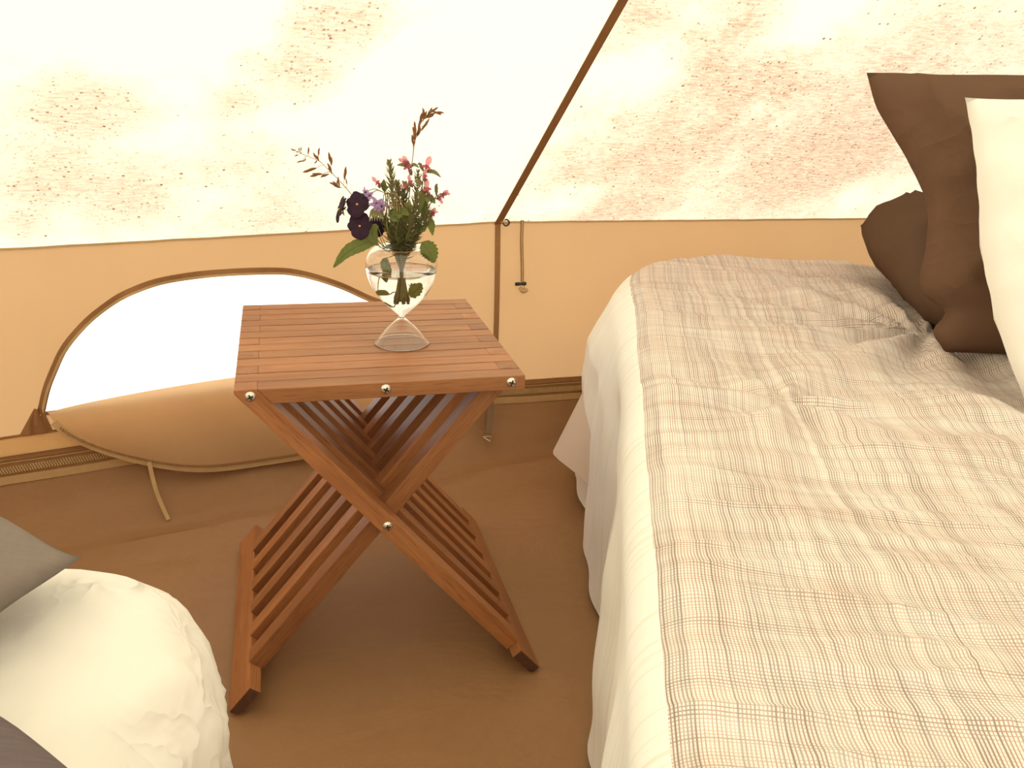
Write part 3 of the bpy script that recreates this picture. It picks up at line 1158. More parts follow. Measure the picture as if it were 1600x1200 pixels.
# ------------------------------------------------------------------ pillows
def pillow(name, O, U, V, wu, wv, th, mat, label, cat='pillow', pinch=0.05, seed=0.0, wr=0.006, group=None, hem=False, sag=None):
    """O centre; U, V unit axes of the pillow face; face normal N"""
    U = U.normalized(); N = U.cross(V).normalized(); V = V.normalized()
    n = 44
    vs, fs = [], []
    def side(sg):
        ix = {}
        for i in range(n + 1):
            for j in range(n + 1):
                u, v = -1 + 2 * i / n, -1 + 2 * j / n
                if sg < 0 and (i in (0, n) or j in (0, n)):
                    ix[i, j] = top_ix[i, j]; continue
                pu = u * (1 - pinch * (1 - v * v) ** 1 * u * u)
                pv = v * (1 - pinch * (1 - u * u) ** 1 * v * v)
                h_ = ((1 - u ** 2) * (1 - v ** 2))
                h_ = max(0, h_) ** 0.42
                w_ = noise.noise(Vector((u * 2.2 + seed, v * 2.2, sg * 3 + seed)))
                cr = (1 - abs(noise.noise(Vector((u * 3.2 + seed * 2, v * 2.4 + u, seed + sg))))) ** 5
                rim = 1 - max(abs(u), abs(v))
                edge = noise.noise(Vector((u * 5, v * 5, seed + 9))) * 0.5
                hh = th / 2 * h_ + wr * (w_ * 1.2 + cr * 1.6) * min(1, rim / 0.12)
                p = O + U * (pu * wu / 2) + V * (pv * wv / 2) + N * (sg * hh + edge * 0.012 * (1 - min(1, rim * 3)))
                if sag:
                    p = sag(p, u, v)
                ix[i, j] = len(vs); vs.append(p)
        for i in range(n):
            for j in range(n):
                q = (ix[i, j], ix[i + 1, j], ix[i + 1, j + 1], ix[i, j + 1])
                fs.append(q if sg > 0 else q[::-1])
        return ix
    top_ix = side(1)
    side(-1)
    o = from_data(name, vs, fs, mat, None, True)
    c = Vector(O)
    o.location = c
    for v in o.data.vertices: v.co -= c
    tag(o, label, cat, group)
    return o


def quad_pillow(name, BLp, TLp, Udir, wu, *a, **k):
    Vd = (TLp - BLp)
    wv = Vd.length
    O = (BLp + TLp) / 2 + Udir.normalized() * wu / 2
    return pillow(name, O, Udir, Vd, wu, wv, *a, **k)


def left_shape(knots, U):
    """moves the left (u<0) side of a pillow by knots of (v, shift along the width)"""
    P_ = catmull([(k, m_, 0) for k, m_ in knots], 60)

    def f(p, u, v):
        if u > 0.2: return p
        sh = 0
        for a_, b_ in zip(P_, P_[1:]):
            if a_.x <= v <= b_.x:
                sh = a_.y + (b_.y - a_.y) * (v - a_.x) / max(1e-6, b_.x - a_.x); break
        return p + U * (sh * min(1, (0.2 - u) / 0.8) ** 1.2)
    return f


quad_pillow('pillow', bed(0.925, 0.44, 0.500), bed(0.925, 0.97, 0.545), E1 + E2 * 0.05 + Vector((0, 0, 0.16)), 0.62, 0.22, M['darkbrown'],
            'smaller dark brown pillow slumped behind the tall brown pillow', pinch=0.02, seed=3.1, wr=0.010,
            sag=left_shape([(-1, 0.03), (-.5, 0.0), (0, 0.0), (.5, 0.0), (1, 0.03)], E1))
quad_pillow('pillow', bed(0.94, 0.36, 0.462), bed(0.800, 0.545, 0.843), E1 + Vector((0, 0, 0.02)), 0.70, 0.15, M['brown'],
            'tall brown pillow standing upright on the gridded bed cover', pinch=0.02, seed=6.3, wr=0.010,
            sag=left_shape([(-1, -0.008), (-.86, -0.020), (-.72, 0.004), (-.55, -0.022), (-.2, 0.008), (.1, 0.022), (.4, 0.014), (.75, -0.004), (1, 0.0)], E1))
quad_pillow('pillow', bed(0.965, 0.14, 0.475), bed(0.885, 0.37, 0.815), E1 + E2 * 0.05, 0.70, 0.15, M['white2'],
            'white pillow standing in front of the brown ones at the right edge', pinch=0.0, seed=9.0, wr=0.010,
            sag=left_shape([(-1, -0.02), (-.7, -0.028), (-.2, -0.03), (.2, -0.018), (.7, -0.004), (1, 0.0)], E1))

# grey pillows on the white duvet
c0 = atz(132, 893, 0.425)
dA = (atz(0, 818, 0.44) - c0); dA.z = 0; dA.normalize()
dB = Vector((-dA.y, dA.x, 0))
O = c0 + dA * 0.30 + dB * 0.215
pillow('pillow', O + Vector((0, 0, 0.012)), dA, dB, 0.60, 0.43, 0.10, M['grey'], 'grey linen pillow lying on the far end of the white duvet', pinch=-0.04, seed=1.5, wr=0.006)
e0, e1_ = atz(0, 1172, 0.43), atz(96, 1245, 0.43)
dA = (e1_ - e0); dA.z = 0; dA.normalize()
dB = Vector((dA.y, -dA.x, 0))
O = e0 + dA * 0.10 + dB * 0.19
pillow('pillow', O + Vector((0, 0, 0.01)), dA, dB, 0.62, 0.40, 0.10, M['bluegrey'], 'slate grey pillow on the white duvet at the very bottom left corner', pinch=0.01, seed=4.5, wr=0.006)

# ------------------------------------------------------------------ folding slatted table
W, D, HT, T = 0.3573, 0.3756, 0.46, 0.0195
NL = 13
LW = D / NL
tb = empty('folding_table', (W / 2, D / 2, 0), 'reddish oak folding side table with a slatted top and crossed slatted legs', 'table')
TI = Matrix.Translation(-Vector(tb.location))
S = 0.0183; ZS = HT - T * 0.5 + 0.001; XC, ZC = W / 2, 0.2581
dxz = Vector((XC - S, 0, ZC - ZS)).normalized()
RW = 0.0235


def tpart(o, Mx=None):
    o.parent = tb
    o.matrix_parent_inverse = TI
    return o


from mathutils import Euler
GAP = 0.0011
for k in range(NL):
    y0, y1 = k * LW + GAP, (k + 1) * LW - GAP
    notch = 0.0266
    sl = T * 0.83
    poly = [(notch, 0), (W, 0), (W, -T), (notch + sl, -T)] if k % 2 == 0 else [(0, 0), (W - notch, 0), (W - notch - sl, -T), (0, -T)]
    poly = [(x - W / 2, z) for x, z in poly]
    o = prism('top_slat', poly, -(y1 - y0) / 2, (y1 - y0) / 2, M['wood'], None, 0.0007)
    o.location = (W / 2, (y0 + y1) / 2, HT + random.uniform(-0.0003, 0.0003))
    tpart(o)

A1, PW, TH = 0.3288, 0.0465, 0.0165
ang_a = atan2(dxz.z, dxz.x)
topd = sqrt((XC - S) ** 2 + (ZC - ZS) ** 2)


def frame(mirror):
    # local x along the leg, z = face normal, origin at the cross point
    for k in range(NL):
        if (k % 2 == 0) == mirror:
            continue
        y0, y1 = k * LW + GAP, (k + 1) * LW - GAP
        # polygon in world xz then into local
        nn = Vector((-dxz.z, 0, dxz.x))
        hw = RW / 2
        up0 = Vector((XC, 0, ZC)) + nn * hw; lo0 = Vector((XC, 0, ZC)) - nn * hw
        tu = (HT - up0.z) / dxz.z; pu = up0 + dxz * tu
        tl = (0 - lo0.x) / dxz.x; pl = lo0 + dxz * tl
        end = A1 - PW
        wpoly = [Vector((0.0, 0, HT)), pu, up0 + dxz * end, lo0 + dxz * end, pl]
        poly = []
        for p in wpoly:
            r = p - Vector((XC, 0, ZC))
            poly.append((r.dot(dxz), r.dot(nn)))
        # a short slat bevel
        o = prism('leg_slat', poly, -(y1 - y0) / 2, (y1 - y0) / 2, M['wood'], None, 0.0007)
        X = dxz.copy(); Z = nn
        Y = Vector((0, 1, 0))
        if mirror:
            X = Vector((-dxz.x, 0, dxz.z)); Z = Vector((-nn.x, 0, nn.z)); Y = Vector((0, 1, 0))
        Mx = Matrix(((X.x, Y.x, Z.x, XC), (X.y, Y.y, Z.y, (y0 + y1) / 2), (X.z, Y.z, Z.z, ZC), (0, 0, 0, 1)))
        if mirror:
            # keep a proper rotation: flip y (section is symmetric in y)
            Mx = Matrix(((X.x, 0, Z.x, XC), (X.y, -1, Z.y, (y0 + y1) / 2), (X.z, 0, Z.z, ZC), (0, 0, 0, 1)))
        tpart(o)
        o.matrix_basis = Mx
    # foot plank along the depth; local x = depth
    nn = Vector((-dxz.z, 0, dxz.x))
    ctr = Vector((XC, 0, ZC)) + dxz * (A1 - PW / 2)
    hx, hz = PW / 2, TH / 2
    # section (along leg p, normal q): outer lower corner rounded
    sec = [(-hx, hz), (hx - 0.001, hz), (hx, hz - 0.003), (hx - 0.001, -hz + 0.006), (hx - 0.004, -hz + 0.002), (hx - 0.010, -hz), (-hx, -hz)]
    y0, y1 = -0.0197, D + 0.0365
    bm = bmesh.new()
    def V3(p, q, y):
        P_ = ctr + dxz * p + nn * q
        x_ = P_.x if not mirror else W - P_.x
        return Vector((x_, y, P_.z))
    yc = (y0 + y1) / 2
    cc = V3(0, 0, yc)
    # local: x=depth, y = across, z = normal
    X = Vector((0, 1, 0)); Zv = (V3(0, 1, yc) - cc).normalized(); Yv = Zv.cross(X)
    R3 = Matrix((X, Yv, Zv)).transposed()
    a = [bm.verts.new(R3.transposed() @ (V3(p, q, y0) - cc)) for p, q in sec]
    b = [bm.verts.new(R3.transposed() @ (V3(p, q, y1) - cc)) for p, q in sec]
    f1 = bm.faces.new(a); f2 = bm.faces.new(b[::-1]); f1.material_index = 1; f2.material_index = 1
    n = len(sec)
    for i in range(n):
        bm.faces.new((a[i], b[i], b[(i + 1) % n], a[(i + 1) % n]))
    bmesh.ops.recalc_face_normals(bm, faces=bm.faces)
    bmesh.ops.bevel(bm, geom=[e for e in bm.edges if len([f for f in e.link_faces if f.material_index == 1]) == 1], offset=0.0007, segments=1, affect='EDGES')
    o = from_bm('foot_rail', bm, [M['wood'], M['wood_end']], None)
    tpart(o)
    o.matrix_basis = Matrix.Translation(cc) @ R3.to_4x4()


frame(False)
frame(True)
# steel rods through the pivots (run inside the layers, heads show at the front)


def screw(x, z, y=0.0):
    o = lathe('screw', [(0, 0.0), (0.0022, 0.0002), (0.0043, -0.0004), (0.0052, -0.0012), (0.0056, -0.0022), (0.0064, -0.0026), (0.0066, -0.0036), (0.0, -0.0036)], M['steel'], None, 24)
    o.rotation_euler = (pi / 2, 0, 0)
    o.location = (x, y - 0.0022, z)
    tpart(o)
    bm = bmesh.new()
    for sx, sy in ((0.0072, 0.0018), (0.0018, 0.0072)):
        r = bmesh.ops.create_cube(bm, size=1)
        for v in r['verts']:
            v.co = Vector((v.co.x * sx, v.co.y * sy, v.co.z * 0.002 + 0.0))
    s_o = from_bm('cross_slot', bm, M['slot'], o)
    s_o.rotation_euler = (0, 0, random.uniform(-.6, .6))


for x, z in ((S, ZS), (W / 2, ZS), (W - S, ZS), (XC, ZC)):
    screw(x, z)

# ------------------------------------------------------------------ glass vase
VP = atz(628, 536, HT)
VZ = HT
vase = empty('glass_vase', (VP.x, VP.y, VZ), 'clear heart-shaped glass bud vase on a cone foot standing on the slatted table', 'vase')
outer = [(0.0385, 0.0012), (0.0368, 0.0032), (0.030, 0.0120), (0.020, 0.0235), (0.010, 0.0325), (0.0050, 0.0365), (0.0040, 0.0385), (0.0058, 0.0415),
         (0.0135, 0.0485), (0.0250, 0.0600), (0.0350, 0.0725), (0.0430, 0.0870), (0.0472, 0.1000), (0.0485, 0.1110), (0.0470, 0.1205), (0.0425, 0.1290), (0.0360, 0.1345),
         (0.0290, 0.1372), (0.0225, 0.1368), (0.0180, 0.1345), (0.0155, 0.1310)]
inner = [(0.0143, 0.1318), (0.0172, 0.1356 - 0.002), (0.0222, 0.1352), (0.0288, 0.1357), (0.0354, 0.1331), (0.0415, 0.1280), (0.0458, 0.1200), (0.0472, 0.1110),
         (0.0460, 0.1004), (0.0418, 0.0878), (0.0338, 0.0736), (0.0238, 0.0613), (0.0124, 0.0503), (0.0040, 0.0432), (0.0, 0.0420)]
under = [(0.0, 0.0372), (0.0030, 0.0360), (0.0090, 0.0318), (0.0190, 0.0226), (0.0290, 0.0110), (0.0358, 0.0022), (0.0380, 0.0002)]


def smooth_prof(p, n):
    return [(max(0, q.x), q.y) for q in catmull([(a, b, 0) for a, b in p], n)]


prof = smooth_prof(outer, 80)
prof = [(0.0, 0.0372)] + smooth_prof(under[1:], 24) + prof + smooth_prof(inner, 60)
prof[-1] = (0.0, prof[-1][1])
o = lathe('glass_body', prof, M['glass'], vase, 96)
# water, slightly bedded into the inner wall
WL = 0.1045
wi = [(r, z) for r, z in smooth_prof(inner, 60) if z < WL]
rw = 0.0468
wp = [(0.0, WL), (rw - 0.0006, WL), (rw + 0.0001, WL + 0.0006)] + [(r + 0.0002, z) for r, z in wi]
wp[-1] = (0.0, wp[-1][1])
o = lathe('water', wp, M['water'], vase, 96)
o['label'] = 'clear water filling three quarters of the bowl'

# ------------------------------------------------------------------ flowers and foliage
VD = (Vector((VP.x, VP.y, VZ + 0.14)) - CAM).dot(CF)
RIM = Vector((VP.x, VP.y, VZ + 0.134))
FWD = Vector((CF.x, CF.y, 0)).normalized()
SIDE = Vector((FWD.y, -FWD.x, 0))


def fp(x, y, dep=0.0):
    """a point of the bouquet: on the upright plane through the vase axis, dep metres nearer (-) or farther (+)"""
    base = Vector((VP.x, VP.y, 0)) + FWD * dep
    d = ray(x, y)
    t = FWD.dot(base - CAM) / FWD.dot(d)
    return CAM + d * t


def leaf_blade(path, width, normal, vs, fs, serr=0.0, nser=7, fold=0.25, shape=0.8, n=14):
    P = catmull(path, n) if len(path) != n + 1 else path
    base = len(vs)
    for i, p in enumerate(P):
        t = i / n
        d = (P[min(i + 1, n)] - P[max(i - 1, 0)]).normalized()
        s = d.cross(normal).normalized()
        nn = s.cross(d).normalized()
        wv = width / 2 * (sin(pi * min(1, t ** shape * 0.98 + 0.01)) ** 0.75)
        if serr:
            wv *= 1 + serr * ((t * nser) % 1.0 - 0.5)
        vs += [p - s * wv + nn * wv * fold, p - s * wv * 0.5 + nn * wv * fold * .4, p.copy(), p + s * wv * 0.5 + nn * wv * fold * .4, p + s * wv + nn * wv * fold]
    for i in range(n):
        for k in range(4):
            a0 = base + i * 5 + k
            fs.append((a0, a0 + 1, a0 + 6, a0 + 5))
    return vs, fs


def mk(name, vs, fs, mat, root, smooth=True):
    o = from_data(name, vs, fs, mat, None, smooth)
    place(o, root)
    return o


def stem_root(i, n=24):
    """point in the water where stem i ends and where it passes the neck"""
    a_ = 2 * pi * ((i * 0.381966) % 1.0)
    r = 0.003 + 0.006 * ((i * 0.7548) % 1)
    neck = RIM + Vector((cos(a_) * r, sin(a_) * r, 0))
    a2 = a_ + pi
    bot = Vector((VP.x + 0.0075 * cos(a2), VP.y + 0.0065 * sin(a2), VZ + 0.062 + 0.012 * ((i * 0.33) % 1)))
    return bot, neck


SI = [0]


def stem(root, tip_pts, rad, mat, name='stem'):
    SI[0] += 1
    bot, neck = stem_root(SI[0])
    mid = bot.lerp(neck, 0.5)
    P = catmull([bot, mid, neck] + tip_pts, 8 * (len(tip_pts) + 2))
    vs, fs = tube_data(P, lambda t: rad * (1.15 - 0.6 * t), 6)
    mk(name, vs, fs, mat, root)
    return P


def tip_dir(p, q):
    return (q - p).normalized()


# grasses ------------------------------------------------------------
def spikelet(c, d, L, root, vsfs):
    vs, fs = vsfs
    n = 6
    for q in range(3):
        rot = Matrix.Rotation(random.uniform(-.28, .28), 3, FWD) @ Matrix.Rotation(q * 2.1, 3, d)
        dd_ = (rot @ d).normalized()
        o_ = c + d * (L * 0.18 * q)
        P = [o_ + dd_ * (L * 0.62 * k / n) for k in range(n + 1)]
        tube_data(P, lambda t: 0.00012 + L * 0.085 * sin(pi * min(1, t * 0.95 + 0.05)) ** 0.8, 5, vs, fs)


def grass(label, stem_px, spk, d0):
    r_ = empty('grass_stem', (VP.x, VP.y, VZ + 0.07), label, 'grass')
    pts_ = [fp(x, y, d) for x, y, d in stem_px]
    P = stem(r_, pts_, 0.0007, M['straw'])
    top_part = P[len(P) // 3:]
    for (x, y, dx, dy, L) in spk:
        c = fp(x, y, d0 + random.uniform(-.008, .008))
        dr = (fp(x + dx, y + dy, d0) - fp(x, y, d0)).normalized()
        near = min(top_part, key=lambda p: (p - (c - dr * L * .5 - Vector((0, 0, 0.006)))).length)
        vs, fs = [], []
        spikelet(c - dr * L * .5, dr, L, r_, (vs, fs))
        mk('spikelet', vs, fs, M['spikelet'], r_)
        vs, fs = tube_data(catmull([near, near.lerp(c - dr * L * .5, .5) + Vector((0, 0, .0008)), c - dr * L * .5], 5), 0.00028, 4)
        mk('branchlet', vs, fs, M['straw'], r_)


def Z3(X, Y):
    return 430 + X / 5.333, 150 + Y / 5.333


def z3s(lst, d):
    return [(*Z3(X, Y), d) for X, Y in lst]


spk1 = [((150, 450), (-6, -1), .0075), ((175, 495), (-6, 1), .006), ((185, 465), (-4, 1), .004), ((215, 440), (1, -6), .006), ((200, 445), (-1, -6), .005), ((205, 545), (-6, 2), .009), ((245, 535), (6, -4), .007), ((275, 455), (0, -6), .010), ((340, 505), (-4, -6), .013),
        ((340, 552), (5, -4), .006), ((360, 462), (0, -6), .011), ((285, 620), (-6, 2), .020), ((340, 660), (-6, 1), .018), ((415, 662), (6, -3), .013), ((458, 520), (-1, -6), .018), ((460, 600), (-2, -6), .016),
        ((500, 735), (-5, -3), .017), ((525, 715), (0, 6), .013), ((578, 640), (0, -6), .018), ((595, 710), (-1, -6), .008)]
grass('long dry grass stem arching to the left with loose brown spikelets', z3s([(760, 1050), (690, 900), (615, 795), (520, 690), (440, 610), (370, 545), (290, 510), (170, 460)], 0.0),
      [(*Z3(*c), dx, dy, L) for c, (dx, dy), L in spk1], 0.0)
spk2 = [((1150, 370), (0, -6), .016), ((1165, 310), (0, -6), .020), ((1165, 265), (0, -6), .018), ((1195, 275), (1, -6), .018), ((1190, 310), (2, -6), .010), ((1210, 190), (2, -6), .017), ((1238, 130), (0, -6), .011), ((1250, 250), (4, -5), .016), ((1270, 220), (4, -5), .012),
        ((1290, 165), (5, -3), .016), ((1320, 122), (5, -3), .016), ((1360, 135), (6, 1), .016), ((1250, 165), (2, -5), .014), ((1290, 135), (4, -4), .014), ((1230, 165), (2, -5), .012)]
grass('upright dry grass stem with a compact brown seed head bending right at the top', z3s([(1100, 800), (1140, 560), (1160, 400), (1190, 280), (1240, 190), (1310, 145), (1385, 145)], 0.01),
      [(*Z3(*c), dx, dy, L) for c, (dx, dy), L in spk2], 0.01)


# violas --------------------------------------------------------------
def petal(c, d, nrm, L, Wd, vs, fs, ruf=0.0, n=7):
    """rounded petal fan from c in direction d"""
    s = d.cross(nrm).normalized()
    base = len(vs)
    m = 8
    for i in range(n + 1):
        t = i / n
        wv = Wd / 2 * (sin(pi * (0.06 + 0.80 * t) ** 0.9) ** 0.7) if t < 1 else Wd / 2 * 0.42
        for k in range(m + 1):
            q = -1 + 2 * k / m
            y = t - 0.10 * q * q * t
            vs.append(c + d * (L * y) + s * (wv * q) + nrm * (0.12 * L * sin(pi * t) * (1 - q * q) - 0.06 * L * t + ruf * L * sin(q * 6 + t * 4) * t))
    for i in range(n):
        for k in range(m):
            a0 = base + i * (m + 1) + k
            fs.append((a0, a0 + 1, a0 + m + 2, a0 + m + 1))


def viola(label, x, y, dep, R, face, stem_mid, group=None, roll=0.0, squash=None):
    c = fp(x, y, dep)
    r_ = empty('viola', (VP.x, VP.y, VZ + 0.07), label, 'flower', group)
    back = c - face * 0.004
    stem(r_, [fp(*m_) for m_ in stem_mid] + [back - face * 0.004 + Vector((0, 0, 0.0012)), back], 0.0007, M['stem'])
    upv = Vector((0, 0, 1))
    s = face.cross(upv).normalized(); u = s.cross(face).normalized()
    for k, (an, L, Wd, zo) in enumerate(((62, 1.15, 1.15, -0.001), (118, 1.15, 1.15, -0.0016), (8, 1.0, 1.05, 0.0), (172, 1.0, 1.05, 0.0004), (270, 1.1, 1.45, 0.0010))):
        t = math.radians(an + roll)
        d = (s * cos(t) + u * sin(t)).normalized()
        vs, fs = [], []
        petal(c + face * zo, d, face, R * L, R * Wd, vs, fs, 0.05)
        mk('petal', vs, fs, M['viola'], r_)
    vs, fs = tube_data([c + face * (0.0006 + 0.0012 * k) for k in range(3)], lambda t: 0.0017 - 0.0006 * t, 10)
    e = mk('eye', vs, fs, M['viola_eye'], r_); e['label'] = 'small yellow centre'
    # sepals
    vs, fs = [], []
    for k in range(5):
        t = 2 * pi * k / 5
        d = (s * cos(t) + u * sin(t)).normalized()
        leaf_blade([back, back + d * R * 0.3 - face * 0.001, back + d * R * 0.62 - face * .002], R * 0.25, face, vs, fs, n=6)
    mk('sepals', vs, fs, M['leaf'], r_)


toC = (-CF * 0.95 + Vector((0, 0, 0.05))).normalized()
viola('upper dark purple viola facing the viewer with a yellow eye', *Z3(685, 905), -0.022, 0.0165, (toC - SIDE * 0.15).normalized(), [(600, 385, -0.012), (570, 345, -0.016)], roll=8)
viola('lower dark purple viola directly under the upper one', *Z3(705, 1085), -0.028, 0.0165, (toC + SIDE * .05 + Vector((0, 0, -.1))).normalized(), [(603, 392, -0.016), (575, 368, -0.02)], roll=-6)
viola('outermost dark purple viola at the left, seen almost edge on', *Z3(540, 945), -0.015, 0.0165, (toC * 0.38 - SIDE * 0.92 + Vector((0, 0, 0.1))).normalized(), [(598, 388, -0.008), (560, 345, -0.01)], roll=0)
viola('half-hidden dark purple viola tucked in the foliage at the vase mouth', *Z3(850, 1090), -0.004, 0.0135, (toC + SIDE * .4).normalized(), [(605, 392, -0.004)], roll=20)


# herb sprigs (rosemary-like needles) ---------------------------------
def sprig(label, ptsx, L, dens, wd, mat, group='leafy herb sprigs in the vase', start=0.45, name='herb_sprig'):
    r_ = empty(name, (VP.x, VP.y, VZ + 0.07), label, 'foliage', group)
    P = stem(r_, [fp(*q) for q in ptsx], 0.0011, M['stem'])
    vs, fs = [], []
    n = len(P)
    i0 = int(n * start)
    cnt = 0
    F = catmull(P[i0:], dens)
    for i, p in enumerate(F[:-1]):
        d = (F[i + 1] - p).normalized()
        for k in range(4):
            t = i * 1.1 + k * 1.571 + random.uniform(-.3, .3)
            a_ = d.cross(Vector((.3, .2, .93))).normalized(); b_ = d.cross(a_)
            o_ = (a_ * cos(t) + b_ * sin(t))
            f = i / len(F)
            l = 1.25 * L * (0.75 + 0.5 * random.random()) * (1 - 0.25 * f)
            dr = (o_ * (1.1 - 0.35 * f) + d * (0.5 + 0.3 * f)).normalized()
            tip = p + dr * l + Vector((0, 0, 0.12 * l))
            leaf_blade([p, p.lerp(tip, 0.5) + d * (l * -0.08), tip], wd * 1.25, o_.cross(d) * 0.3 + d, vs, fs, n=4, fold=0.3)
    for k in range(5):
        p = F[-1]; d = (F[-1] - F[-2]).normalized()
        t = k * 1.257
        a_ = d.cross(Vector((.3, .2, .93))).normalized(); b_ = d.cross(a_)
        dr = (d + (a_ * cos(t) + b_ * sin(t)) * 0.4).normalized()
        leaf_blade([p, p + dr * L * .5, p + dr * L * .85], wd, a_, vs, fs, n=4)
    o = mk('needle_leaves', vs, fs, mat, r_); o['kind'] = 'stuff'
    return r_


sprig('tallest bushy green herb sprig left of the pink flowers', [(618, 350, 0.0), (613, 300, 0.0), (609, 258, 0.0)], 0.0105, 34, 0.0022, M['herb'], None)
sprig('green herb sprig leaning right behind the pink flowers', [(640, 350, 0.006), (650, 310, 0.01), (653, 272, 0.012)], 0.0085, 26, 0.0022, M['herb'], None)
sprig('short herb sprig with pale tips in the centre right of the bunch', [(640, 360, -0.008), (648, 330, -0.012), (651, 305, -0.014)], 0.0085, 22, 0.002, M['herb'], None)
sprig('herb sprig fanning right low over the vase mouth', [(645, 375, -0.006), (663, 350, -0.01), (670, 330, -0.012)], 0.0085, 24, 0.002, M['herb'], None)
sprig('dark herb sprig standing straight up in the middle of the bunch', [(628, 360, 0.004), (630, 330, 0.004), (632, 292, 0.006)], 0.0105, 32, 0.0025, M['herb2'], None)
sprig('herb sprig leaning left under the lilac flower', [(615, 372, -0.012), (602, 345, -0.018), (592, 322, -0.02)], 0.0085, 24, 0.0022, M['herb'], None)
sprig('low dark herb sprig in front of the bunch at the vase mouth', [(622, 378, -0.018), (618, 355, -0.024), (612, 335, -0.026)], 0.0095, 26, 0.0024, M['herb2'], None)
sprig('herb sprig in the middle front, reaching half way up', [(633, 375, -0.016), (640, 350, -0.022), (636, 325, -0.024)], 0.0095, 28, 0.0022, M['herb'], None)
sprig('thin herb sprig bending out right beside the serrated leaf', [(650, 370, 0.004), (664, 345, 0.006), (668, 312, 0.006)], 0.007, 18, 0.0018, M['herb2'], None)


sprig('herb sprig at the back left of the bunch, shorter than the tall one', [(622, 350, 0.014), (622, 320, 0.016), (621, 290, 0.018)], 0.0105, 30, 0.0024, M['herb'], None)
sprig('herb sprig at the back right, rising between two pink sprigs', [(645, 350, 0.016), (658, 320, 0.018), (664, 296, 0.020)], 0.009, 28, 0.0022, M['herb'], None)
sprig('dense dark herb sprig filling the neck on the right', [(640, 382, -0.008), (650, 362, -0.012), (655, 345, -0.014)], 0.010, 26, 0.0026, M['herb2'], None, start=.3)
sprig('dense herb sprig filling the neck on the left', [(616, 384, -0.008), (610, 366, -0.010), (606, 350, -0.010)], 0.010, 26, 0.0026, M['herb'], None, start=.3)
sprig('dense herb sprig filling the middle of the neck', [(628, 384, -0.012), (628, 366, -0.016), (627, 345, -0.018)], 0.010, 28, 0.0026, M['herb'], None, start=.3)

# pink dead-nettle sprigs ---------------------------------------------
def nettle(label, ptsx, flowers, lvs, name='pink_flower_sprig'):
    r_ = empty(name, (VP.x, VP.y, VZ + 0.07), label, 'flower')
    P = stem(r_, [fp(*q) for q in ptsx], 0.0010, M['stem_red'])
    for (x, y, dx, dy, L, dep) in flowers:
        c = fp(x, y, dep)
        d = (fp(x + dx, y + dy, dep) - c).normalized()
        s = d.cross(FWD).normalized()
        # corolla tube
        base = c - d * L * 0.5
        near = min(P, key=lambda p: (p - base).length)
        Pt = catmull([near, base, c, c + d * L * .2], 10)
        vs, fs = tube_data(Pt, lambda t: 0.0007 + 0.0022 * t * t, 8, cap=False)
        mk('flower_tube', vs, fs, M['pink'], r_)
        e = c + d * L * .2
        # hooded upper lip
        vs, fs = [], []
        petal(e, (d + FWD * 0.15).normalized(), (-FWD * 0.8 + s * 0.4).normalized(), L * 0.62, L * 0.50, vs, fs, 0.03)
        mk('petal', vs, fs, M['palepink'], r_)
        for q in (-1, 1):
            vs, fs = [], []
            petal(e - d * L * .1, (-d * 0.15 + s * (0.7 * q) - FWD * 0.5).normalized(), (-FWD * .4 + d * .7).normalized(), L * 0.38, L * 0.30, vs, fs, 0.05)
            mk('petal', vs, fs, M['pink'], r_)
        # calyx
        vs, fs = [], []
        for k in range(5):
            t = 2 * pi * k / 5
            o_ = (s * cos(t) + FWD * sin(t))
            leaf_blade([base, base + d * L * .15 + o_ * 0.0022, base + d * L * .42 + o_ * 0.0034], 0.0022, o_, vs, fs, n=4)
        mk('calyx', vs, fs, M['herb2'], r_)
    for (x0, y0, x1, y1, wd, dep, mt) in lvs:
        a_, b_ = fp(x0, y0, dep), fp(x1, y1, dep - 0.006)
        near = min(P, key=lambda p: (p - a_).length)
        vs, fs = [], []
        leaf_blade([near, a_.lerp(b_, .45) + Vector((0, 0, .002)), b_], wd, (-FWD + Vector((0, 0, .4))).normalized(), vs, fs, 0.35, 7, 0.25, n=21)
        mk('leaf', vs, fs, M[mt], r_)
    return r_


nettle('pink-flowered sprig left of the grass stem, with the highest pale petal', [(634, 340, -.004), (640, 300, -.004), (640, 262, -.004)],
       [(638, 262, -3, -6, .020, -.006), (633, 253, -8, -3, .012, -.008), (642, 285, -2, -5, .012, -.012), (635, 290, -5, 2, .011, -.014)],
       [(640, 262, 620, 258, .006, -.004, 'herb2'), (640, 258, 655, 262, .005, -.004, 'herb2'), (638, 300, 628, 282, .006, -.01, 'herb')])
nettle('pink-flowered sprig at the top right with a pointed leaf', [(642, 345, .0), (658, 300, .0), (662, 268, .0)],
       [(666, 262, 2, -6, .019, -.004), (664, 276, 0, -4, .012, -.01), (668, 297, -1, -6, .018, -.008)],
       [(668, 266, 689, 277, .006, -.002, 'herb2'), (660, 262, 652, 257, .005, 0, 'herb2'), (660, 290, 648, 283, .008, -.006, 'herb'), (662, 300, 656, 330, .009, -.006, 'leaf')])
nettle('pink-flowered sprig sticking out furthest to the right', [(648, 360, .002), (668, 325, .004), (682, 306, .004)],
       [(690, 306, 6, -5, .014, 0.0), (687, 311, 3, 5, .009, -.004), (696, 303, 6, 0, .008, -.002)],
       [(680, 300, 684, 287, .005, 0, 'herb2'), (672, 312, 680, 318, .009, -.004, 'leaf'), (672, 306, 668, 318, .010, -.004, 'herb2')])
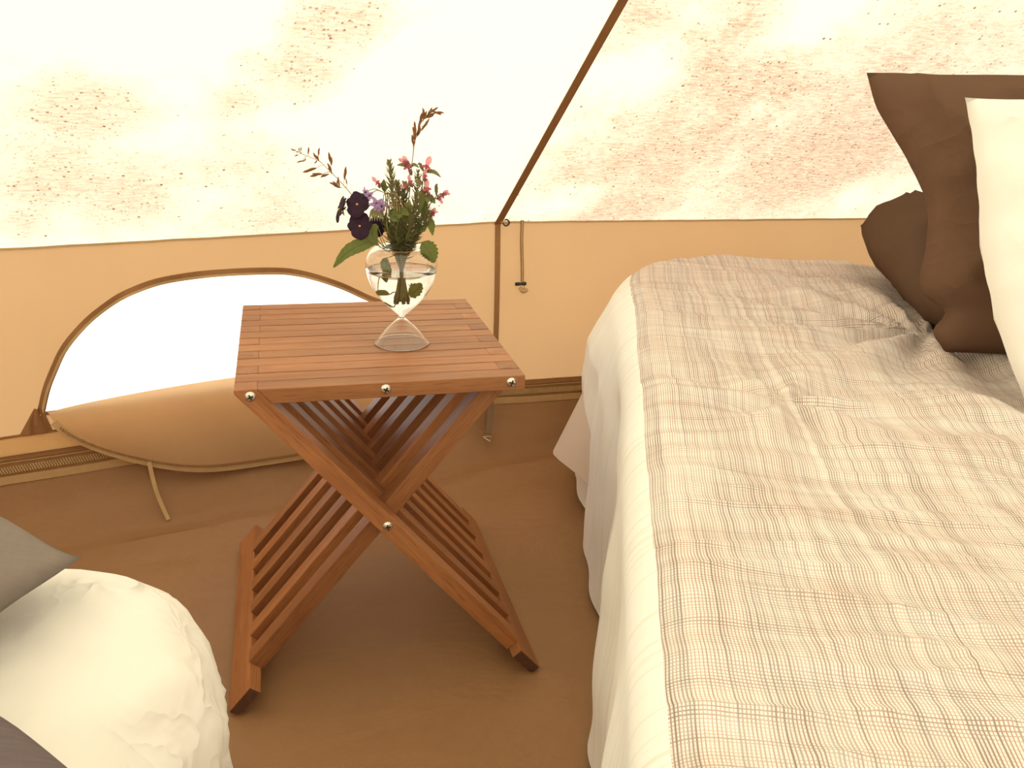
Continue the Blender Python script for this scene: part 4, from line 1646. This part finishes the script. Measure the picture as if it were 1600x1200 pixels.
nettle('short pink-flowered sprig low on the right above the wall edge', [(650, 372, -.002), (667, 350, -.002), (672, 340, -.002)],
       [(675, 336, 2, -5, .013, -.004), (678, 332, 6, -1, .007, -.004)],
       [(672, 342, 676, 368, .011, -.002, 'leaf'), (668, 345, 662, 362, .008, -.006, 'leaf')])
nettle('pale pink flower on a short sprig at the left of the tall herb', [(612, 345, .002), (602, 305, .002), (599, 290, .002)],
       [(591, 286, -6, -5, .014, 0.0), (595, 290, 6, -2, .008, -.002)],
       [(600, 300, 600, 280, .008, -.002, 'leaf'), (600, 300, 608, 292, .006, -.004, 'leaf')])

# borage: lilac star flowers and drooping hairy buds ------------------
bo = empty('borage_sprig', (VP.x, VP.y, VZ + 0.07), 'lilac star-flowered sprig with drooping pale hairy buds beside the upper viola', 'flower')
P = stem(bo, [fp(608, 365, -.018), fp(604, 330, -.024), fp(606, 305, -.026), fp(598, 300, -.028)], 0.0012, M['stem'])
for (x, y, R, fx, dep) in ((588, 318, .0105, .3, -.032), (578, 305, .0085, -.5, -.028), (572, 300, .0075, -.9, -.022), (596, 322, .009, .7, -.034)):
    c = fp(x, y, dep)
    f = (-FWD + SIDE * fx + Vector((0, 0, -.3))).normalized()
    s = f.cross(Vector((0, 0, 1))).normalized(); u = s.cross(f)
    for k in range(5):
        t = 2 * pi * k / 5 + x
        d = (s * cos(t) + u * sin(t)).normalized()
        vs, fs = [], []
        leaf_blade([c, c + d * R * .5 + f * .0008, c + d * R], R * 0.55, f, vs, fs, n=8)
        mk('petal', vs, fs, M['lilac'], bo)
    vs, fs = tube_data([c, c + f * .002, c + f * .004], lambda t: .0011 * (1 - t) + .0002, 6)
    mk('stamen_cone', vs, fs, M['viola'], bo)
    near = min(P, key=lambda p: (p - c).length)
    vs, fs = tube_data(catmull([near, near.lerp(c, .5) + Vector((0, 0, .004)), c - f * .0005], 6), 0.0006, 5)
    mk('flower_stalk', vs, fs, M['stem'], bo)
for k in range(9):
    x0 = 600 + k * 2.6
    top_ = fp(x0, 303 + (k % 3) * 1.5, -.028 - .002 * (k % 2))
    endp = fp(x0 + (k - 3) * 1.7, 325 + (k % 4) * 3, -.032)
    vs, fs = tube_data(catmull([P[-6], top_, top_.lerp(endp, .5) + SIDE * .001, endp], 10), lambda t: .0006 + .0013 * max(0, t - .55), 6)
    mk('drooping_bud', vs, fs, M['herb'] if k % 2 else M['straw'], bo)
for k in range(6):
    x0 = 580 + k * 3.2
    a_ = fp(x0, 332, -.026); b_ = fp(x0 - 3 + k, 346, -.028)
    vs, fs = [], []
    leaf_blade([fp(x0 + 4, 325, -.026), a_, b_], .0035, -FWD, vs, fs, n=6)
    mk('sepal', vs, fs, M['herb'], bo)


# broad leaves ---------------------------------------------------------
def leaf_thing(label, px, wd, mat, serr, dep, nser=9, root_pts=None, n=36, nrm=None, inwater=False):
    r_ = empty('leaf_stalk', (VP.x, VP.y, VZ + 0.07), label, 'leaf')
    Pp = [fp(x, y, dep) for x, y in px]
    if inwater:
        vs, fs = tube_data(catmull([Vector((VP.x, VP.y, VZ + 0.07)), Vector((VP.x, VP.y, VZ + 0.085)).lerp(Pp[0], .5), Pp[0]], 8), .0007, 5)
        mk('stalk', vs, fs, M['stem'], r_)
    else:
        stem(r_, ([fp(*q) for q in root_pts] if root_pts else []) + [Pp[0]], 0.0009, M['stem'])
    vs, fs = [], []
    leaf_blade(catmull(Pp, n), wd, nrm or (-FWD + Vector((0, 0, .3))).normalized(), vs, fs, serr, nser, 0.18, n=n)
    mk('leaf', vs, fs, M[mat], r_)
    # midrib
    vs, fs = tube_data([p + FWD * -.0004 for p in catmull(Pp, 16)], lambda t: .0006 * (1 - .8 * t), 5)
    mk('midrib', vs, fs, M['herb'], r_)


leaf_thing('long toothed green leaf reaching out to the left over the rim', [(590, 376), (566, 382), (542, 394), (521, 418)], .0185, 'leaf', 0.12, -.022, 8, [(604, 388, -.014)])
leaf_thing('broad serrated leaf drooping on the right side of the rim', [(660, 378), (668, 388), (674, 399), (678, 411)], .0235, 'leaf', 0.28, -.018, 7, [(648, 382, -.01)])
leaf_thing('curled leaf hanging just inside the left of the vase mouth', [(604, 402), (602, 412), (606, 425), (609, 436)], .0135, 'leaf', 0.15, -.010, 6, [(612, 400, -.008)])
leaf_thing('oval leaf below the lower viola', [(588, 350), (582, 362), (584, 374), (590, 384)], .0145, 'leaf', 0.05, -.024, 5, [(606, 388, -.014)])
leaf_thing('upright leaf behind the lilac flower', [(622, 345), (617, 338), (628, 330), (640, 336)], .014, 'leaf', 0.05, -.030, 5, [(618, 372, -.02)])
leaf_thing('bright green leaf in the middle of the bunch', [(630, 345), (634, 335), (638, 325), (640, 312)], .0125, 'leaf2', 0.1, -.020, 5, [(630, 372, -.012)])
leaf_thing('narrow leaf standing between the right-hand sprigs', [(660, 345), (662, 330), (663, 312), (661, 296)], .008, 'leaf', 0.1, .002, 5, [(648, 372, .004)])
leaf_thing('small rounded leaf drifting left in the water', [(613, 452), (606, 450), (598, 452), (591, 458)], .0085, 'leaf2', 0.05, -.006, 3, inwater=True)
leaf_thing('serrated bright leaf in the water right of the stems', [(636, 452), (643, 450), (649, 444), (653, 438)], .0215, 'leaf2', 0.35, -.010, 6, inwater=True)
leaf_thing('thin curled leaf low in the water', [(618, 474), (612, 472), (606, 468), (600, 473)], .0045, 'leaf2', 0.05, -.006, 3, inwater=True)

bpy.context.view_layer.update()
